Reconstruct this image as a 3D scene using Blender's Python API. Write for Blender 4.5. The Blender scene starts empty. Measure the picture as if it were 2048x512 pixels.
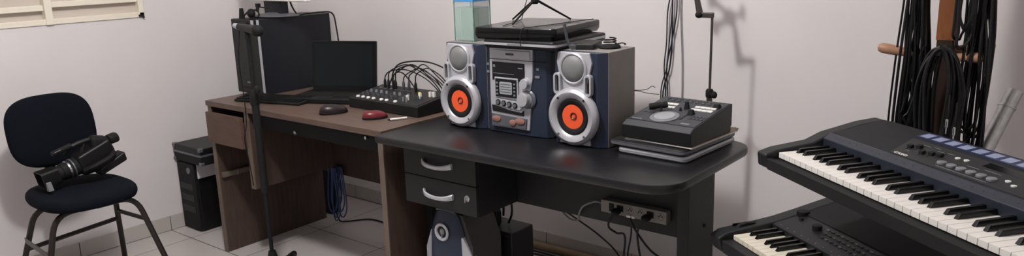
import bpy, bmesh, math, random
from mathutils import Vector, Matrix, Euler
R = math.radians
rnd = random.Random(7)
COL = bpy.context.scene.collection

# ------------------------------------------------------------------ materials
def lin(c):
    return tuple(((v / 255) / 12.92 if v / 255 <= 0.04045 else ((v / 255 + 0.055) / 1.055) ** 2.4) for v in c) + (1,)

KEEP = {'wall_paint', 'window_paint', 'window_panel', 'sill_paint', 'baseboard_tile', 'silver_plastic', 'white_key', 'cream_key', 'orange_cone', 'white_plastic', 'paper', 'tank_glass', 'tank_water', 'display_pale', 'chrome', 'aquarium_lid', 'algae', 'tank_divider', 'yellow_plastic'}
def dk(name, rgb):
    if name in KEEP: return rgb
    k = DARK.get(name, 0.66)
    return tuple(v * k for v in rgb)
DARK = {'speaker_side': .92, 'wood_panel': .8, 'wood_drawer': .76, 'wood_top': .74, 'wood_edge_band': .74, 'chair_tube': .8, 'rack_wood': .88, 'navy_plastic': .78, 'keyboard_band': .74, 'display_navy': .9, 'button_dark': .9, 'blue_cable': 1.0, 'conduit': .8, 'lcd': .7, 'laptop_screen': .9, 'grout': .8, 'dark_silver': .9, 'speaker_mesh': .85, 'old_paper': .85, 'button_grey': .85, 'peg_wood': .85, 'galvanised': .9, 'power_strip_grey': .75, 'red_plastic': .9, 'amber_button': .85, 'lcd_panel_grey': .9, 'cable_grey': .8, 'stand_metal': .85}
def mat(name, rgb, rough=0.5, metal=0.0, var=0.0, scale=30, bump=0.0, spec=0.38, stretch=None, rgb2=None):
    rgb = dk(name, rgb); rgb2 = dk(name, rgb2) if rgb2 else None
    m = bpy.data.materials.new(name); m.use_nodes = True
    nt = m.node_tree; b = nt.nodes['Principled BSDF']
    b.inputs['Roughness'].default_value = rough
    b.inputs['Metallic'].default_value = metal
    b.inputs['Specular IOR Level'].default_value = spec
    b.inputs['Base Color'].default_value = lin(rgb)
    tc = nt.nodes.new('ShaderNodeTexCoord'); mp = nt.nodes.new('ShaderNodeMapping')
    nt.links.new(tc.outputs['Object'], mp.inputs['Vector'])
    if stretch: mp.inputs['Scale'].default_value = stretch
    n = nt.nodes.new('ShaderNodeTexNoise'); n.inputs['Scale'].default_value = scale
    n.inputs['Detail'].default_value = 5
    nt.links.new(mp.outputs[0], n.inputs['Vector'])
    if var or rgb2:
        r = nt.nodes.new('ShaderNodeValToRGB')
        c = lin(rgb); c2 = lin(rgb2) if rgb2 else tuple(v * (1 + var) for v in c[:3]) + (1,)
        r.color_ramp.elements[0].color = c if rgb2 else tuple(v * (1 - var) for v in c[:3]) + (1,)
        r.color_ramp.elements[1].color = c2
        r.color_ramp.elements[0].position = 0.3; r.color_ramp.elements[1].position = 0.7
        nt.links.new(n.outputs[0], r.inputs[0]); nt.links.new(r.outputs[0], b.inputs['Base Color'])
    if bump:
        bp = nt.nodes.new('ShaderNodeBump'); bp.inputs['Strength'].default_value = bump
        bp.inputs['Distance'].default_value = 0.002
        nt.links.new(n.outputs[0], bp.inputs['Height']); nt.links.new(bp.outputs[0], b.inputs['Normal'])
    return m

M = dict(
    wall=mat('wall_paint', (222, 217, 217), 0.85, var=0.03, scale=3, bump=0.15),
    cream=mat('window_paint', (236, 228, 212), 0.6, var=0.02),
    pane=mat('window_panel', (200, 191, 181), 0.6, var=0.04, scale=4),
    sill=mat('sill_paint', (232, 224, 214), 0.7),
    base=mat('baseboard_tile', (186, 180, 174), 0.35, var=0.04, scale=6),
    grout=mat('grout', (110, 98, 90), 0.9),
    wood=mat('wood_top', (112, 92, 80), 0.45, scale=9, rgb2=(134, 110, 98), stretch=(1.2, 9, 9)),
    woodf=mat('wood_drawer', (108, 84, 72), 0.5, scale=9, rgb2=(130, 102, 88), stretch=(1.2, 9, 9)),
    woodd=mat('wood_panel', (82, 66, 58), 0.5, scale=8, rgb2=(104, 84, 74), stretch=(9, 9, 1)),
    edge=mat('wood_edge_band', (140, 122, 110), 0.5, var=0.08, scale=30, stretch=(1, 1, .2)),
    bdesk=mat('black_laminate', (30, 30, 35), 0.35, var=0.1, scale=60, bump=0.05, spec=0.45),
    bpanel=mat('black_panel', (40, 40, 42), 0.55, var=0.08, scale=40),
    black=mat('black_plastic', (24, 24, 27), 0.45, var=0.08, scale=50),
    mblack=mat('matte_black', (18, 18, 20), 0.75, var=0.1, scale=80),
    gloss=mat('gloss_black', (14, 14, 17), 0.22),
    navy=mat('navy_plastic', (50, 60, 82), 0.38, var=0.06, scale=20),
    dnavy=mat('tower_side', (24, 29, 42), 0.5, var=0.08, scale=12),
    fabric=mat('chair_fabric', (25, 30, 42), 0.95, var=0.25, scale=240, bump=0.5, spec=0.1),
    tube=mat('chair_tube', (46, 38, 34), 0.45, var=0.1, scale=30),
    silver=mat('silver_plastic', (186, 186, 192), 0.35, metal=0.35, var=0.03),
    dsilver=mat('dark_silver', (120, 121, 128), 0.4, metal=0.4, var=0.05),
    chrome=mat('chrome', (205, 205, 208), 0.2, metal=0.95),
    mesh=mat('speaker_mesh', (148, 148, 150), 0.6, metal=0.3, var=0.12, scale=400),
    orange=mat('orange_cone', (240, 92, 52), 0.38, var=0.03),
    dorange=mat('orange_shaded', (150, 62, 36), 0.35),  # darker cone orange for the dust cap, dark reflection and shading painted in
    amber=mat('amber_button', (176, 128, 116), 0.4),
    dsil2=mat('bevel_grey', (104, 106, 112), 0.45),
    sbgrey=mat('cabinet_grey', (92, 88, 84), 0.6, var=0.04, scale=20),
    vpanel=mat('mixer_panel_grey', (88, 90, 97), 0.5, var=.04),
    greyside=mat('speaker_side', (142, 137, 132), 0.6, var=0.04, scale=20),
    lcd=mat('lcd', (20, 22, 28), 0.15),
    lcdp=mat('lcd_panel_grey', (168, 172, 176), 0.4),
    screen=mat('laptop_screen', (18, 22, 25), 0.18),
    kgrey=mat('keyboard_body', (36, 38, 43), 0.5, var=0.1, scale=200, bump=0.1),
    kgrille=mat('keyboard_grille', (30, 32, 38), 0.7, var=0.2, scale=500, bump=0.3),
    kband=mat('keyboard_band', (46, 52, 66), 0.35, var=0.05),
    kpanel=mat('keyboard_panel', (58, 60, 62), 0.5, var=0.05),
    whitekey=mat('white_key', (232, 228, 222), 0.3),
    creamkey=mat('cream_key', (228, 220, 202), 0.3),
    blackkey=mat('black_key', (20, 20, 23), 0.25),
    dispblue=mat('display_navy', (44, 54, 90), 0.3),
    displt=mat('display_pale', (142, 150, 176), 0.3),
    btng=mat('button_grey', (140, 142, 146), 0.45),
    btnd=mat('button_dark', (74, 76, 80), 0.5),
    white=mat('white_plastic', (232, 230, 226), 0.4),
    yellow=mat('yellow_plastic', (226, 200, 110), 0.4),
    paper=mat('paper', (222, 220, 222), 0.8, var=0.02),
    oldpaper=mat('old_paper', (190, 176, 156), 0.85, var=0.06, scale=20),
    red=mat('red_plastic', (112, 34, 42), 0.32),
    dred=mat('dark_maroon', (52, 36, 38), 0.35),
    cable=mat('cable_black', (22, 22, 25), 0.5),
    bcable=mat('cable_navy', (42, 48, 66), 0.5),
    gcable=mat('cable_grey', (150, 148, 146), 0.5),
    blue=mat('blue_cable', (58, 78, 120), 0.5),
    strip=mat('power_strip_grey', (166, 160, 152), 0.5, var=0.04),
    post=mat('rack_wood', (120, 70, 36), 0.45, scale=10, rgb2=(156, 94, 52), stretch=(8, 8, 1)),
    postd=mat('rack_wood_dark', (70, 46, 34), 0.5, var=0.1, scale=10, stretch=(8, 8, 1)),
    peg=mat('peg_wood', (190, 142, 112), 0.45, var=0.08, scale=20),
    zinc=mat('galvanised', (205, 207, 207), 0.3, metal=0.9, var=0.12, scale=60),
    rod=mat('stand_metal', (104, 98, 94), 0.35, metal=0.7),
    conduit=mat('conduit', (176, 150, 118), 0.6, var=0.06),
    lid=mat('aquarium_lid', (70, 140, 196), 0.4),
    algae=mat('algae', (70, 110, 100), 0.9, rgb2=(110, 142, 128), scale=60),
    greentape=mat('tank_divider', (176, 196, 176), 0.5),
)
def glassy(name, rgb, rough, trans, alpha):
    m = mat(name, rgb, rough); b = m.node_tree.nodes['Principled BSDF']
    b.inputs['Transmission Weight'].default_value = trans
    b.inputs['Alpha'].default_value = alpha
    b.inputs['IOR'].default_value = 1.1
    return m
M['glass'] = glassy('tank_glass', (196, 214, 212), 0.05, 0.0, 0.22)
M['water'] = glassy('tank_water', (178, 204, 188), 0.1, 0.0, 0.5)

# floor tiles
def tile_mat():
    m = bpy.data.materials.new('floor_tiles'); m.use_nodes = True
    nt = m.node_tree; b = nt.nodes['Principled BSDF']; b.inputs['Roughness'].default_value = 0.28
    tc = nt.nodes.new('ShaderNodeTexCoord'); mp = nt.nodes.new('ShaderNodeMapping')
    mp.inputs['Location'].default_value = (3.577 + 4.55, -1.819 + 4.5, 0)
    br = nt.nodes.new('ShaderNodeTexBrick'); br.offset = 0; br.squash = 1
    br.inputs['Scale'].default_value = 1; br.inputs['Brick Width'].default_value = 0.455
    br.inputs['Row Height'].default_value = 0.45; br.inputs['Mortar Size'].default_value = 0.0028
    br.inputs['Mortar Smooth'].default_value = 0.3
    br.inputs['Color1'].default_value = lin((206, 200, 197)); br.inputs['Color2'].default_value = lin((200, 193, 190))
    br.inputs['Mortar'].default_value = lin((86, 72, 64))
    n = nt.nodes.new('ShaderNodeTexNoise'); n.inputs['Scale'].default_value = 3; n.inputs['Detail'].default_value = 6
    mx = nt.nodes.new('ShaderNodeMix'); mx.data_type = 'RGBA'; mx.blend_type = 'MULTIPLY'; mx.inputs[0].default_value = 0.25
    L = nt.links.new
    L(tc.outputs['Object'], mp.inputs[0]); L(mp.outputs[0], br.inputs[0]); L(tc.outputs['Object'], n.inputs[0])
    L(br.outputs['Color'], mx.inputs[6]); L(n.outputs[0], mx.inputs[7]); L(mx.outputs[2], b.inputs['Base Color'])
    return m
M['floor'] = tile_mat()

# ------------------------------------------------------------------ mesh builder
def catmull(pts, n=6):
    P = [Vector(p) for p in pts]
    if len(P) < 3: return P
    out = []
    for i in range(len(P) - 1):
        a = P[i - 1] if i else P[0] * 2 - P[1]; b = P[i]; c = P[i + 1]
        d = P[i + 2] if i + 2 < len(P) else P[-1] * 2 - P[-2]
        for k in range(n):
            t = k / n
            out.append(0.5 * ((2 * b) + (c - a) * t + (2 * a - 5 * b + 4 * c - d) * t * t + (3 * b - a - 3 * c + d) * t ** 3))
    out.append(P[-1]); return out

class B:
    def __init__(s): s.bm = bmesh.new()
    def _new(s, vs, fs, mt=None):
        v = [s.bm.verts.new((mt @ Vector(p)) if mt else p) for p in vs]
        for f in fs:
            try: s.bm.faces.new([v[i] for i in f])
            except ValueError: pass
        return v
    def box(s, x0, x1, y0, y1, z0, z1, mt=None):
        vs = [(x, y, z) for x in (x0, x1) for y in (y0, y1) for z in (z0, z1)]
        s._new(vs, [(0, 1, 3, 2), (4, 6, 7, 5), (0, 4, 5, 1), (2, 3, 7, 6), (0, 2, 6, 4), (1, 5, 7, 3)], mt); return s
    def hexa(s, vs, mt=None):  # 8 verts in box order
        s._new(vs, [(0, 1, 3, 2), (4, 6, 7, 5), (0, 4, 5, 1), (2, 3, 7, 6), (0, 2, 6, 4), (1, 5, 7, 3)], mt); return s
    def rings(s, rings, closed=False, cap=True, mt=None):
        n = len(rings[0]); vs = [p for r in rings for p in r]; fs = []
        m = len(rings)
        for i in range(m if closed else m - 1):
            for j in range(n):
                a = i * n + j; b_ = i * n + (j + 1) % n; c = ((i + 1) % m) * n + (j + 1) % n; d = ((i + 1) % m) * n + j
                fs.append((a, b_, c, d))
        if cap and not closed:
            fs.append(tuple(range(n))[::-1]); fs.append(tuple((m - 1) * n + j for j in range(n)))
        s._new(vs, fs, mt); return s
    def tube(s, pts, r, seg=8, smooth=0, r1=None):
        P = catmull(pts, smooth) if smooth else [Vector(p) for p in pts]
        T0 = (P[1] - P[0]).normalized(); up = Vector((0, 0, 1)) if abs(T0.z) < .9 else Vector((1, 0, 0))
        nrm = T0.cross(up).normalized(); rs = []
        for i, p in enumerate(P):
            t = (P[min(i + 1, len(P) - 1)] - P[max(i - 1, 0)])
            t = t.normalized() if t.length > 1e-9 else T0
            nrm = (nrm - t * nrm.dot(t));
            nrm = nrm.normalized() if nrm.length > 1e-6 else t.orthogonal().normalized()
            bn = t.cross(nrm); rr = r if r1 is None else r + (r1 - r) * i / (len(P) - 1)
            rs.append([p + (nrm * math.cos(a) + bn * math.sin(a)) * rr for a in [2 * math.pi * k / seg for k in range(seg)]])
        return s.rings(rs)
    def lathe(s, prof, o=(0, 0, 0), ax='z', seg=32, mt=None, sx=1, sy=1, cap=True):
        """prof: (radius, height) list along axis from o"""
        def P(r, h, a):
            u, v = r * math.cos(a) * sx, r * math.sin(a) * sy
            q = {'z': (u, v, h), 'y': (u, h, v), 'x': (h, u, v)}[ax]
            return (o[0] + q[0], o[1] + q[1], o[2] + q[2])
        return s.rings([[P(max(r, 1e-5), h, 2 * math.pi * k / seg) for k in range(seg)] for r, h in prof], mt=mt, cap=cap)
    def prism(s, poly, a, b, ax='y', mt=None):
        def P(p, h): return {'y': (p[0], h, p[1]), 'z': (p[0], p[1], h), 'x': (h, p[0], p[1])}[ax]
        n = len(poly)
        fs = [(i, (i + 1) % n, n + (i + 1) % n, n + i) for i in range(n)] + [tuple(range(n))[::-1], tuple(range(n, 2 * n))]
        s._new([P(p, a) for p in poly] + [P(p, b) for p in poly], fs, mt); return s
    def frame(s, outer, inner, a, b, ax='y'):
        """ring between two outlines of equal count"""
        def P(p, h): return {'y': (p[0], h, p[1]), 'z': (p[0], p[1], h), 'x': (h, p[0], p[1])}[ax]
        return s.rings([[P(p, a) for p in outer], [P(p, b) for p in outer], [P(p, b) for p in inner], [P(p, a) for p in inner]], closed=True)
    def pad(s, hx, hy, prof, o=(0, 0, 0), e=2.8, seg=48, ax='z', tilt=None):
        rs = []
        for sc, h in prof:
            ring = []
            for k in range(seg):
                a = 2 * math.pi * k / seg; c, d = math.cos(a), math.sin(a)
                u = hx * sc * math.copysign(abs(c) ** (2 / e), c); v = hy * sc * math.copysign(abs(d) ** (2 / e), d)
                q = Vector({'z': (u, v, h), 'y': (u, h, v), 'x': (h, u, v)}[ax])
                if tilt: q = tilt @ q
                ring.append(q + Vector(o))
            rs.append(ring)
        return s.rings(rs)
    def ell(s, c, rx, ry, rz, seg=20, rot=None):
        rs = []
        for i in range(1, 10):
            t = math.pi * i / 10; ring = []
            for k in range(seg):
                a = 2 * math.pi * k / seg
                q = Vector((rx * math.sin(t) * math.cos(a), ry * math.sin(t) * math.sin(a), rz * math.cos(t)))
                if rot: q = rot @ q
                ring.append(q + Vector(c))
            rs.append(ring)
        return s.rings(rs)
    def build(s, name, m, parent=None, bev=0, sm=True, seg=2, stuff=False):
        bmesh.ops.recalc_face_normals(s.bm, faces=s.bm.faces[:])
        me = bpy.data.meshes.new(name); s.bm.to_mesh(me); s.bm.free()
        me.materials.append(M[m] if isinstance(m, str) else m)
        if sm:
            me.polygons.foreach_set('use_smooth', [True] * len(me.polygons))
            me.set_sharp_from_angle(angle=R(38))
        o = bpy.data.objects.new(name, me); COL.objects.link(o)
        if parent: o.parent = parent
        if bev:
            md = o.modifiers.new('bevel', 'BEVEL'); md.width = bev; md.segments = seg; md.limit_method = 'ANGLE'; md.angle_limit = R(30)
            md.harden_normals = True
        if stuff: o['kind'] = 'stuff'
        return o

def tag(o, label, cat, group=None):
    o['label'] = label; o['category'] = cat
    if group: o['group'] = group
    return o
def thing(name, label, cat, loc=(0, 0, 0), rz=0, group=None, rx=0, ry=0):
    o = bpy.data.objects.new(name, None); COL.objects.link(o); o.empty_display_size = 0.05
    o.location = loc; o.rotation_euler = (R(rx), R(ry), R(rz)); return tag(o, label, cat, group)
def struct(o): o['kind'] = 'structure'; return o
def text(name, s, size, m, parent, loc, rot, ext=0.0004, shear=0, sx=1):
    cu = bpy.data.curves.new(name, 'FONT'); cu.body = s; cu.size = size; cu.extrude = ext; cu.align_x = 'CENTER'; cu.align_y = 'CENTER'; cu.shear = shear; cu.offset = size * .012
    t = bpy.data.objects.new(name + '_tmp', cu); COL.objects.link(t)
    dg = bpy.context.evaluated_depsgraph_get(); me = bpy.data.meshes.new_from_object(t.evaluated_get(dg))
    bpy.data.objects.remove(t); me.materials.clear(); me.materials.append(M[m]); me.name = name
    o = bpy.data.objects.new(name, me); COL.objects.link(o); o.parent = parent; o.location = loc; o.rotation_euler = rot; o.scale = (sx, 1, 1)
    return o
def circ(cx, cy, r, n=24, ry=None, a0=0, a1=360):
    ry = r if ry is None else ry
    full = a1 - a0 >= 360
    return [(cx + r * math.cos(R(a0 + (a1 - a0) * k / (n if full else n - 1))), cy + ry * math.sin(R(a0 + (a1 - a0) * k / (n if full else n - 1)))) for k in range(n)]
def rrect(x0, x1, y0, y1, rs, n=6):
    """rounded rect, radii order: (x1,y1),(x0,y1),(x0,y0),(x1,y0)"""
    if not isinstance(rs, (tuple, list)): rs = [rs] * 4
    out = []
    for (cx, cy, sx, sy, a0), r in zip(((x1, y1, -1, -1, 0), (x0, y1, 1, -1, 90), (x0, y0, 1, 1, 180), (x1, y0, -1, 1, 270)), rs):
        r = max(r, 1e-4)
        for k in range(n + 1):
            a = R(a0 + 90 * k / n); out.append((cx + sx * r + r * math.cos(a), cy + sy * r + r * math.sin(a)))
    return out

XL, YB = -3.78, 2.73
# ------------------------------------------------------------------ room
struct(B().box(XL - .15, 1.45, -1.6, YB + .15, -.1, 0).build('floor', 'floor'))
struct(B().box(XL - .15, 1.45, YB, YB + .15, 0, 2.75).build('wall_back', 'wall'))
WY0, WY1, WZ0, WZ1 = 0.62, 1.832, 1.105, 1.95      # window opening in the left wall
struct(B().box(XL - .15, XL, -1.6, YB, 0, WZ0).box(XL - .15, XL, -1.6, YB, WZ1, 2.75)
       .box(XL - .15, XL, -1.6, WY0, WZ0, WZ1).box(XL - .15, XL, WY1, YB, WZ0, WZ1).build('wall_left', 'wall', sm=False))
struct(B().box(1.3, 1.45, -1.6, YB, 0, 2.75).build('wall_right', 'wall'))
struct(B().box(XL - .15, 1.45, -1.6, YB + .15, 2.75, 2.85).build('ceiling', 'wall'))
# baseboards: tile strips with joints
b = B(); y = YB - .008
k = 1.82 - .45 * 7
while k < YB - .01:
    b.box(XL, XL + .008, k + .002, min(k + .448, YB - .009), 0.002, .078); k += .45
struct(b.build('baseboard_left', 'base', bev=.001))
struct(B().box(XL, XL + .005, -1.6, YB - .009, 0, .074).build('trim_1', 'grout'))
b = B(); k = -3.577 - .455 + .2
while k < 1.29:
    b.box(max(k + .002, XL + .009), min(k + .453, 1.3), YB - .008, YB, 0.002, .078); k += .455
struct(b.build('baseboard_back', 'base', bev=.001))
struct(B().box(XL + .009, 1.3, YB - .005, YB, 0, .074).build('trim_2', 'grout'))
# window
w = B().box(XL - .03, XL + .006, WY0, WY1, WZ0, WZ0 + .026).box(XL - .03, XL + .006, WY0, WY1, WZ1 - .03, WZ1)
w.box(XL - .03, XL + .006, WY0, WY0 + .03, WZ0, WZ1).box(XL - .03, XL + .006, WY1 - .025, WY1, WZ0, WZ1).box(XL - .03, XL + .012, 1.386, 1.418, WZ0, WZ1)
win = struct(w.build('window_1', 'cream', bev=.003))
b = B()
for i in range(8):
    z0 = WZ0 + .075 + i * .078
    b.box(XL - .028, XL - .002, 1.418, WY1 - .025, z0, z0 + .026).box(XL - .028, XL - .002, WY0 + .03, 1.386, z0 - .012, z0 + .014)
b.build('shutter_rails', 'cream', win, bev=.003)
B().box(XL - .05, XL - .03, WY0, WY1, WZ0, WZ1).build('shutter_panel', 'pane', win)
B().box(XL - .002, XL + .012, WY1 - .03, WY1 - .006, WZ0 + .004, WZ0 + .014).tube([(XL + .008, WY1 - .016, WZ0 + .01), (XL + .012, WY1 - .006, WZ0 - .003)], .004).build('latch', 'mblack', win)

# ------------------------------------------------------------------ secretary chair
ch = thing('office_chair', 'black fabric chair on a brown tube frame with a camcorder lying on its seat', 'chair', (-3.25, 1.23, 0))
PADP = [(.90, -.022), (.965, -.018), (.995, -.006), (1.0, .004), (.985, .016), (.95, .024), (.85, .028), (.5, .030), (.05, .030)]
B().pad(.215, .182, PADP, (-.02, 0, .452), e=2.9).build('seat', 'fabric', ch)
tl = Euler((0, R(-8), R(0))).to_matrix()
B().pad(.172, .152, [(.9, -.028), (.97, -.02), (1, -.008), (1, .006), (.975, .018), (.9, .026), (.5, .032), (.05, .034)], (-.255, .012, .688), e=3.0, ax='x', tilt=tl).build('backrest', 'fabric', ch)
B().box(-.30, -.283, -.028, .012, .42, .64).box(-.30, -.02, -.028, .012, .415, .425).build('back_post', 'tube', ch, bev=.003)
tr = .0115
def leg(p0, p1, p2): return B().tube([p0, p1, ((Vector(p1) * .93 + Vector(p2) * .07))] + [p2], tr, 10)
def bentleg(ix, y0s, foot, nm='leg'):
    # p: start under the seat, arc to the shoulder, straight to the foot
    x0, y0 = ix; s = -1 if y0 < 0 else 1
    top = Vector((x0, y0 - s * .07, .418)); sh = Vector((x0, y0, .418)); ft = Vector(foot)
    d = (ft - sh).normalized(); pts = [Vector((x0, 0, .418)), top]
    a, c = top, sh + d * .07
    for k in range(1, 7):
        t = k / 6; pts.append(a * (1 - t) ** 2 + sh * 2 * t * (1 - t) + c * t * t)
    pts.append(ft); o = B().tube(pts, tr, 10).build(nm, 'tube', ch)
    B().lathe([(.014, 0), (.014, .02), (.011, .024)], (foot[0], foot[1], 0), seg=12).build('foot_cap', 'mblack', o)
bentleg((-.07, -.165), 0, (-.25, -.23, .006)); bentleg((-.07, .145), 0, (-.25, .225, .006))
bentleg((.08, -.15), 0, (.12, -.26, .006)); bentleg((.10, .155), 0, (.25, .225, .006))
def along(a, b_, z): t = (a[2] - z) / (a[2] - b_[2]); return tuple(Vector(a) * (1 - t) + Vector(b_) * t)
LA, FA = (-.07, -.165, .418), (-.25, -.23, .006); LC, FC = (-.07, .145, .418), (-.25, .225, .006)
LB, FB = (.08, -.15, .418), (.12, -.26, .006); LD, FD = (.10, .155, .418), (.25, .225, .006)
B().tube([along(LA, FA, .24), along(LC, FC, .27)], .010, 8).build('crossbar', 'tube', ch)
B().tube([along(LC, FC, .31), along(LD, FD, .32)], .009, 8).build('side_bar', 'tube', ch)
p, q = Vector(along(LA, FA, .285)), Vector(along(LB, FB, .27))
B().hexa([p + Vector((-.005, dy, dz)) if i == 0 else q + Vector((.005, dy, dz)) for i in (0, 1) for dy in (-.013, -.010) for dz in (-.012, .012)]).build('side_bar', 'rod', ch, bev=.001)

# ------------------------------------------------------------------ camcorder on the seat
cm = thing('camcorder', 'large black shoulder camcorder with a ringed lens, lying on the chair seat', 'camera', (-3.3, 1.125, .538), 0, rx=11)
def yb(x0, x1, y0, y1, z0, z1): return B().box(x0, x1, y0, y1, z0, z1)
cm.scale = (.88, .88, .88)
# local: y forward = rear of camera (world +Y), lens toward -Y
B().hexa([(-.045, .13, -.045), (-.05, .13, .05), (-.045, .30, -.055), (-.05, .29, .08), (.05, .13, -.045), (.05, .13, .05), (.05, .30, -.055), (.05, .29, .08)]).build('body', 'black', cm, bev=.012, seg=3)
B().lathe([(.030, .03), (.036, .035), (.036, .06), (.040, .062), (.040, .085), (.043, .09), (.043, .14)], (0, 0, 0), 'y', 28).build('lens_barrel', 'mblack', cm)
B().lathe([(.041, .085), (.0445, .086), (.0445, .094), (.041, .095)], (0, 0, 0), 'y', 28).build('lens_ring', 'chrome', cm)
B().lathe([(.044, .105), (.0465, .106), (.0465, .110), (.044, .111)], (0, 0, 0), 'y', 28).build('lens_ring', 'dsilver', cm)
hd = B(); o1 = rrect(-.045, .045, -.040, .040, .012); o2 = rrect(-.038, .038, -.036, .036, .012); i1 = rrect(-.041, .041, -.036, .036, .01); i2 = rrect(-.034, .034, -.032, .032, .01)
hd.rings([[(p[0], -.035, p[1]) for p in o1], [(p[0], .04, p[1]) for p in o2], [(p[0], .04, p[1]) for p in i2], [(p[0], -.035, p[1]) for p in i1]], closed=True).build('lens_hood', 'black', cm)
B().lathe([(.033, .03), (.030, .028), (.02, .026), (.001, .025)], (0, 0, 0), 'y', 28).build('front_glass', 'gloss', cm)
B().hexa([(.04, -.036, -.045), (.04, -.03, -.005), (.062, -.034, -.045), (.056, -.03, -.005), (.05, -.012, -.045), (.05, -.01, -.005), (.068, -.014, -.045), (.06, -.012, -.005)]).build('hood_latch', 'btng', cm, bev=.002)
B().tube([(-.01, .10, .075), (0, .13, .094), (0, .20, .098), (0, .26, .085), (0, .285, .06)], .012, 10, 6).tube([(0, .20, .098), (0, .17, .05)], .009, 8).build('top_handle', 'black', cm)
B().tube([(.012, .045, .098), (.012, .135, .105)], .013, 12).build('microphone', 'mblack', cm)
B().tube([(.0262, .055, .104), (.0262, .085, .107)], .0012, 6).build('bright_trim', 'dsilver', cm)
B().hexa([(-.035, .205, .035), (-.03, .225, .118), (-.035, .31, -.005), (-.025, .300, .085), (.04, .205, .035), (.035, .225, .118), (.04, .31, -.005), (.03, .300, .085)]).build('eyepiece', 'mblack', cm, bev=.022, seg=4)
B().pad(.030, .024, [(.7, -.02), (.95, -.016), (1, -.004), (1, .02), (.85, .026), (.6, .028)], (.0, .318, .062), e=2.4, ax='y').build('eyecup', 'mblack', cm)
B().hexa([(-.02, .20, -.075), (-.02, .20, -.045), (-.02, .335, -.05), (-.02, .335, -.005), (.055, .20, -.075), (.055, .20, -.045), (.055, .335, -.05), (.055, .335, -.005)]).build('battery', 'black', cm, bev=.008, seg=3)
B().tube([(.05, .14, -.02), (.075, .18, -.01), (.075, .25, .0), (.05, .29, .01)], .012, 8, 5).build('hand_strap', 'mblack', cm)

# ------------------------------------------------------------------ black equipment under the window side
tw = thing('computer_tower', 'black computer tower standing on the floor under the latched case', 'computer', (-3.685, 2.07, 0))
B().box(-.082, .082, -.165, .19, .004, .366).build('case_shell', 'black', tw, bev=.004)
B().box(-.08, .08, -.182, -.163, .008, .362).build('front_panel', 'mblack', tw, bev=.006, seg=3)
B().lathe([(.010, -.186), (.0165, -.187), (.0165, -.182), (.01, -.182)], (0.035, 0, .325), 'y', 20).build('button_ring', 'dsilver', tw)
for z in (.10, .16, .22): B().box(-.06, .06, -.1845, -.181, z, z + .035).build('drive_bay', 'black', tw, bev=.002)
cs = thing('equipment_case', 'black latched hard case with metal corners lying on the floor tower', 'case', (-3.645, 2.075, .367), 0)
B().box(-.13, .13, -.19, .19, 0, .05).build('case_bottom', 'mblack', cs, bev=.006)
B().box(-.13, .13, -.19, .19, .052, .088).build('case_lid', 'black', cs, bev=.006)
B().frame(rrect(-.132, .132, -.192, .192, .006), rrect(-.126, .126, -.186, .186, .006), .046, .056, 'z').build('edge_trim', 'dsilver', cs)
for sx in (-1, 1):
    for sy in (-1, 1):
        for z0 in (-.002, .07):
            B().box(sx * .133 - .012, sx * .133 + .012, sy * .193 - .012, sy * .193 + .012, z0, z0 + .022) if 0 else B().box(min(sx * .112, sx * .134), max(sx * .112, sx * .134), min(sy * .170, sy * .194), max(sy * .170, sy * .194), max(z0, 0), z0 + .021).build('corner_guard', 'dsilver', cs, bev=.006, seg=3)
for yy in (-.09, .05): B().box(.130, .138, yy - .015, yy + .015, .03, .075).build('latch', 'dsilver', cs, bev=.002)
B().box(.0825, .084, -.165, -.02, .285, .358).build('paper_sheet', 'paper', tw)['label'] = 'white paper sheet stuck on the side'

# ------------------------------------------------------------------ wooden desk
wd = thing('wooden_desk', 'brown wood-grain desk with one drawer, standing left of the black desk', 'desk', (-2.67, 2.11, 0))
ox, oy = 2.67, -2.11
def W(x0, x1, y0, y1, z0, z1): return B().box(x0 + ox, x1 + ox, y0 + oy, y1 + oy, z0, z1)
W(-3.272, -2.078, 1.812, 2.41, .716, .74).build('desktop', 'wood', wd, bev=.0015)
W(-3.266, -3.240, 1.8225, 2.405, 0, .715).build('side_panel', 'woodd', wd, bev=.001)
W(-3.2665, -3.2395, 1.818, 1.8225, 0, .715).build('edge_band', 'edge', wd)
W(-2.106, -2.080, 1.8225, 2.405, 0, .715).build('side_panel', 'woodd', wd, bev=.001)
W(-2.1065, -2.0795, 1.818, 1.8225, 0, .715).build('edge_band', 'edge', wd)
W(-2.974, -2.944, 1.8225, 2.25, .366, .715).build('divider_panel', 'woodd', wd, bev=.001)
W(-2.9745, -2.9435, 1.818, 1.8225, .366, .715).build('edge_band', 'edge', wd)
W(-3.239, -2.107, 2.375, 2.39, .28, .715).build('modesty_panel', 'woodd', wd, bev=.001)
dr = W(-3.262, -2.982, 1.800, 1.817, .548, .690).build('drawer', 'woodf', wd, bev=.0015)
W(-3.23, -2.985, 1.82, 2.2, .552, .66).build('drawer_box', 'woodd', dr)
W(-3.239, -3.222, 1.83, 2.2, .372, .395).build('drawer_slide', 'edge', wd, bev=.001)
W(-3.222, -3.219, 1.90, 1.907, .370, .397).build('slide_clip', 'chrome', wd)
W(-3.222, -3.219, 2.00, 2.007, .370, .397).build('slide_clip', 'chrome', wd)
W(-2.92, -2.13, 1.86, 2.2, .640, .700).build('keyboard_tray', 'mblack', wd, bev=.003)
B().lathe([(.004, 0), (.008, -.004), (.0075, -.010), (.001, -.012)], (-2.66 + ox, 1.86 + oy, .655), 'y', 14).build('tray_knob', 'chrome', wd)
B().lathe([(.004, 0), (.007, -.004), (.0065, -.009), (.001, -.010)], (-2.215 + ox, 1.86 + oy, .690), 'y', 14).build('tray_knob', 'chrome', wd)

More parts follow.
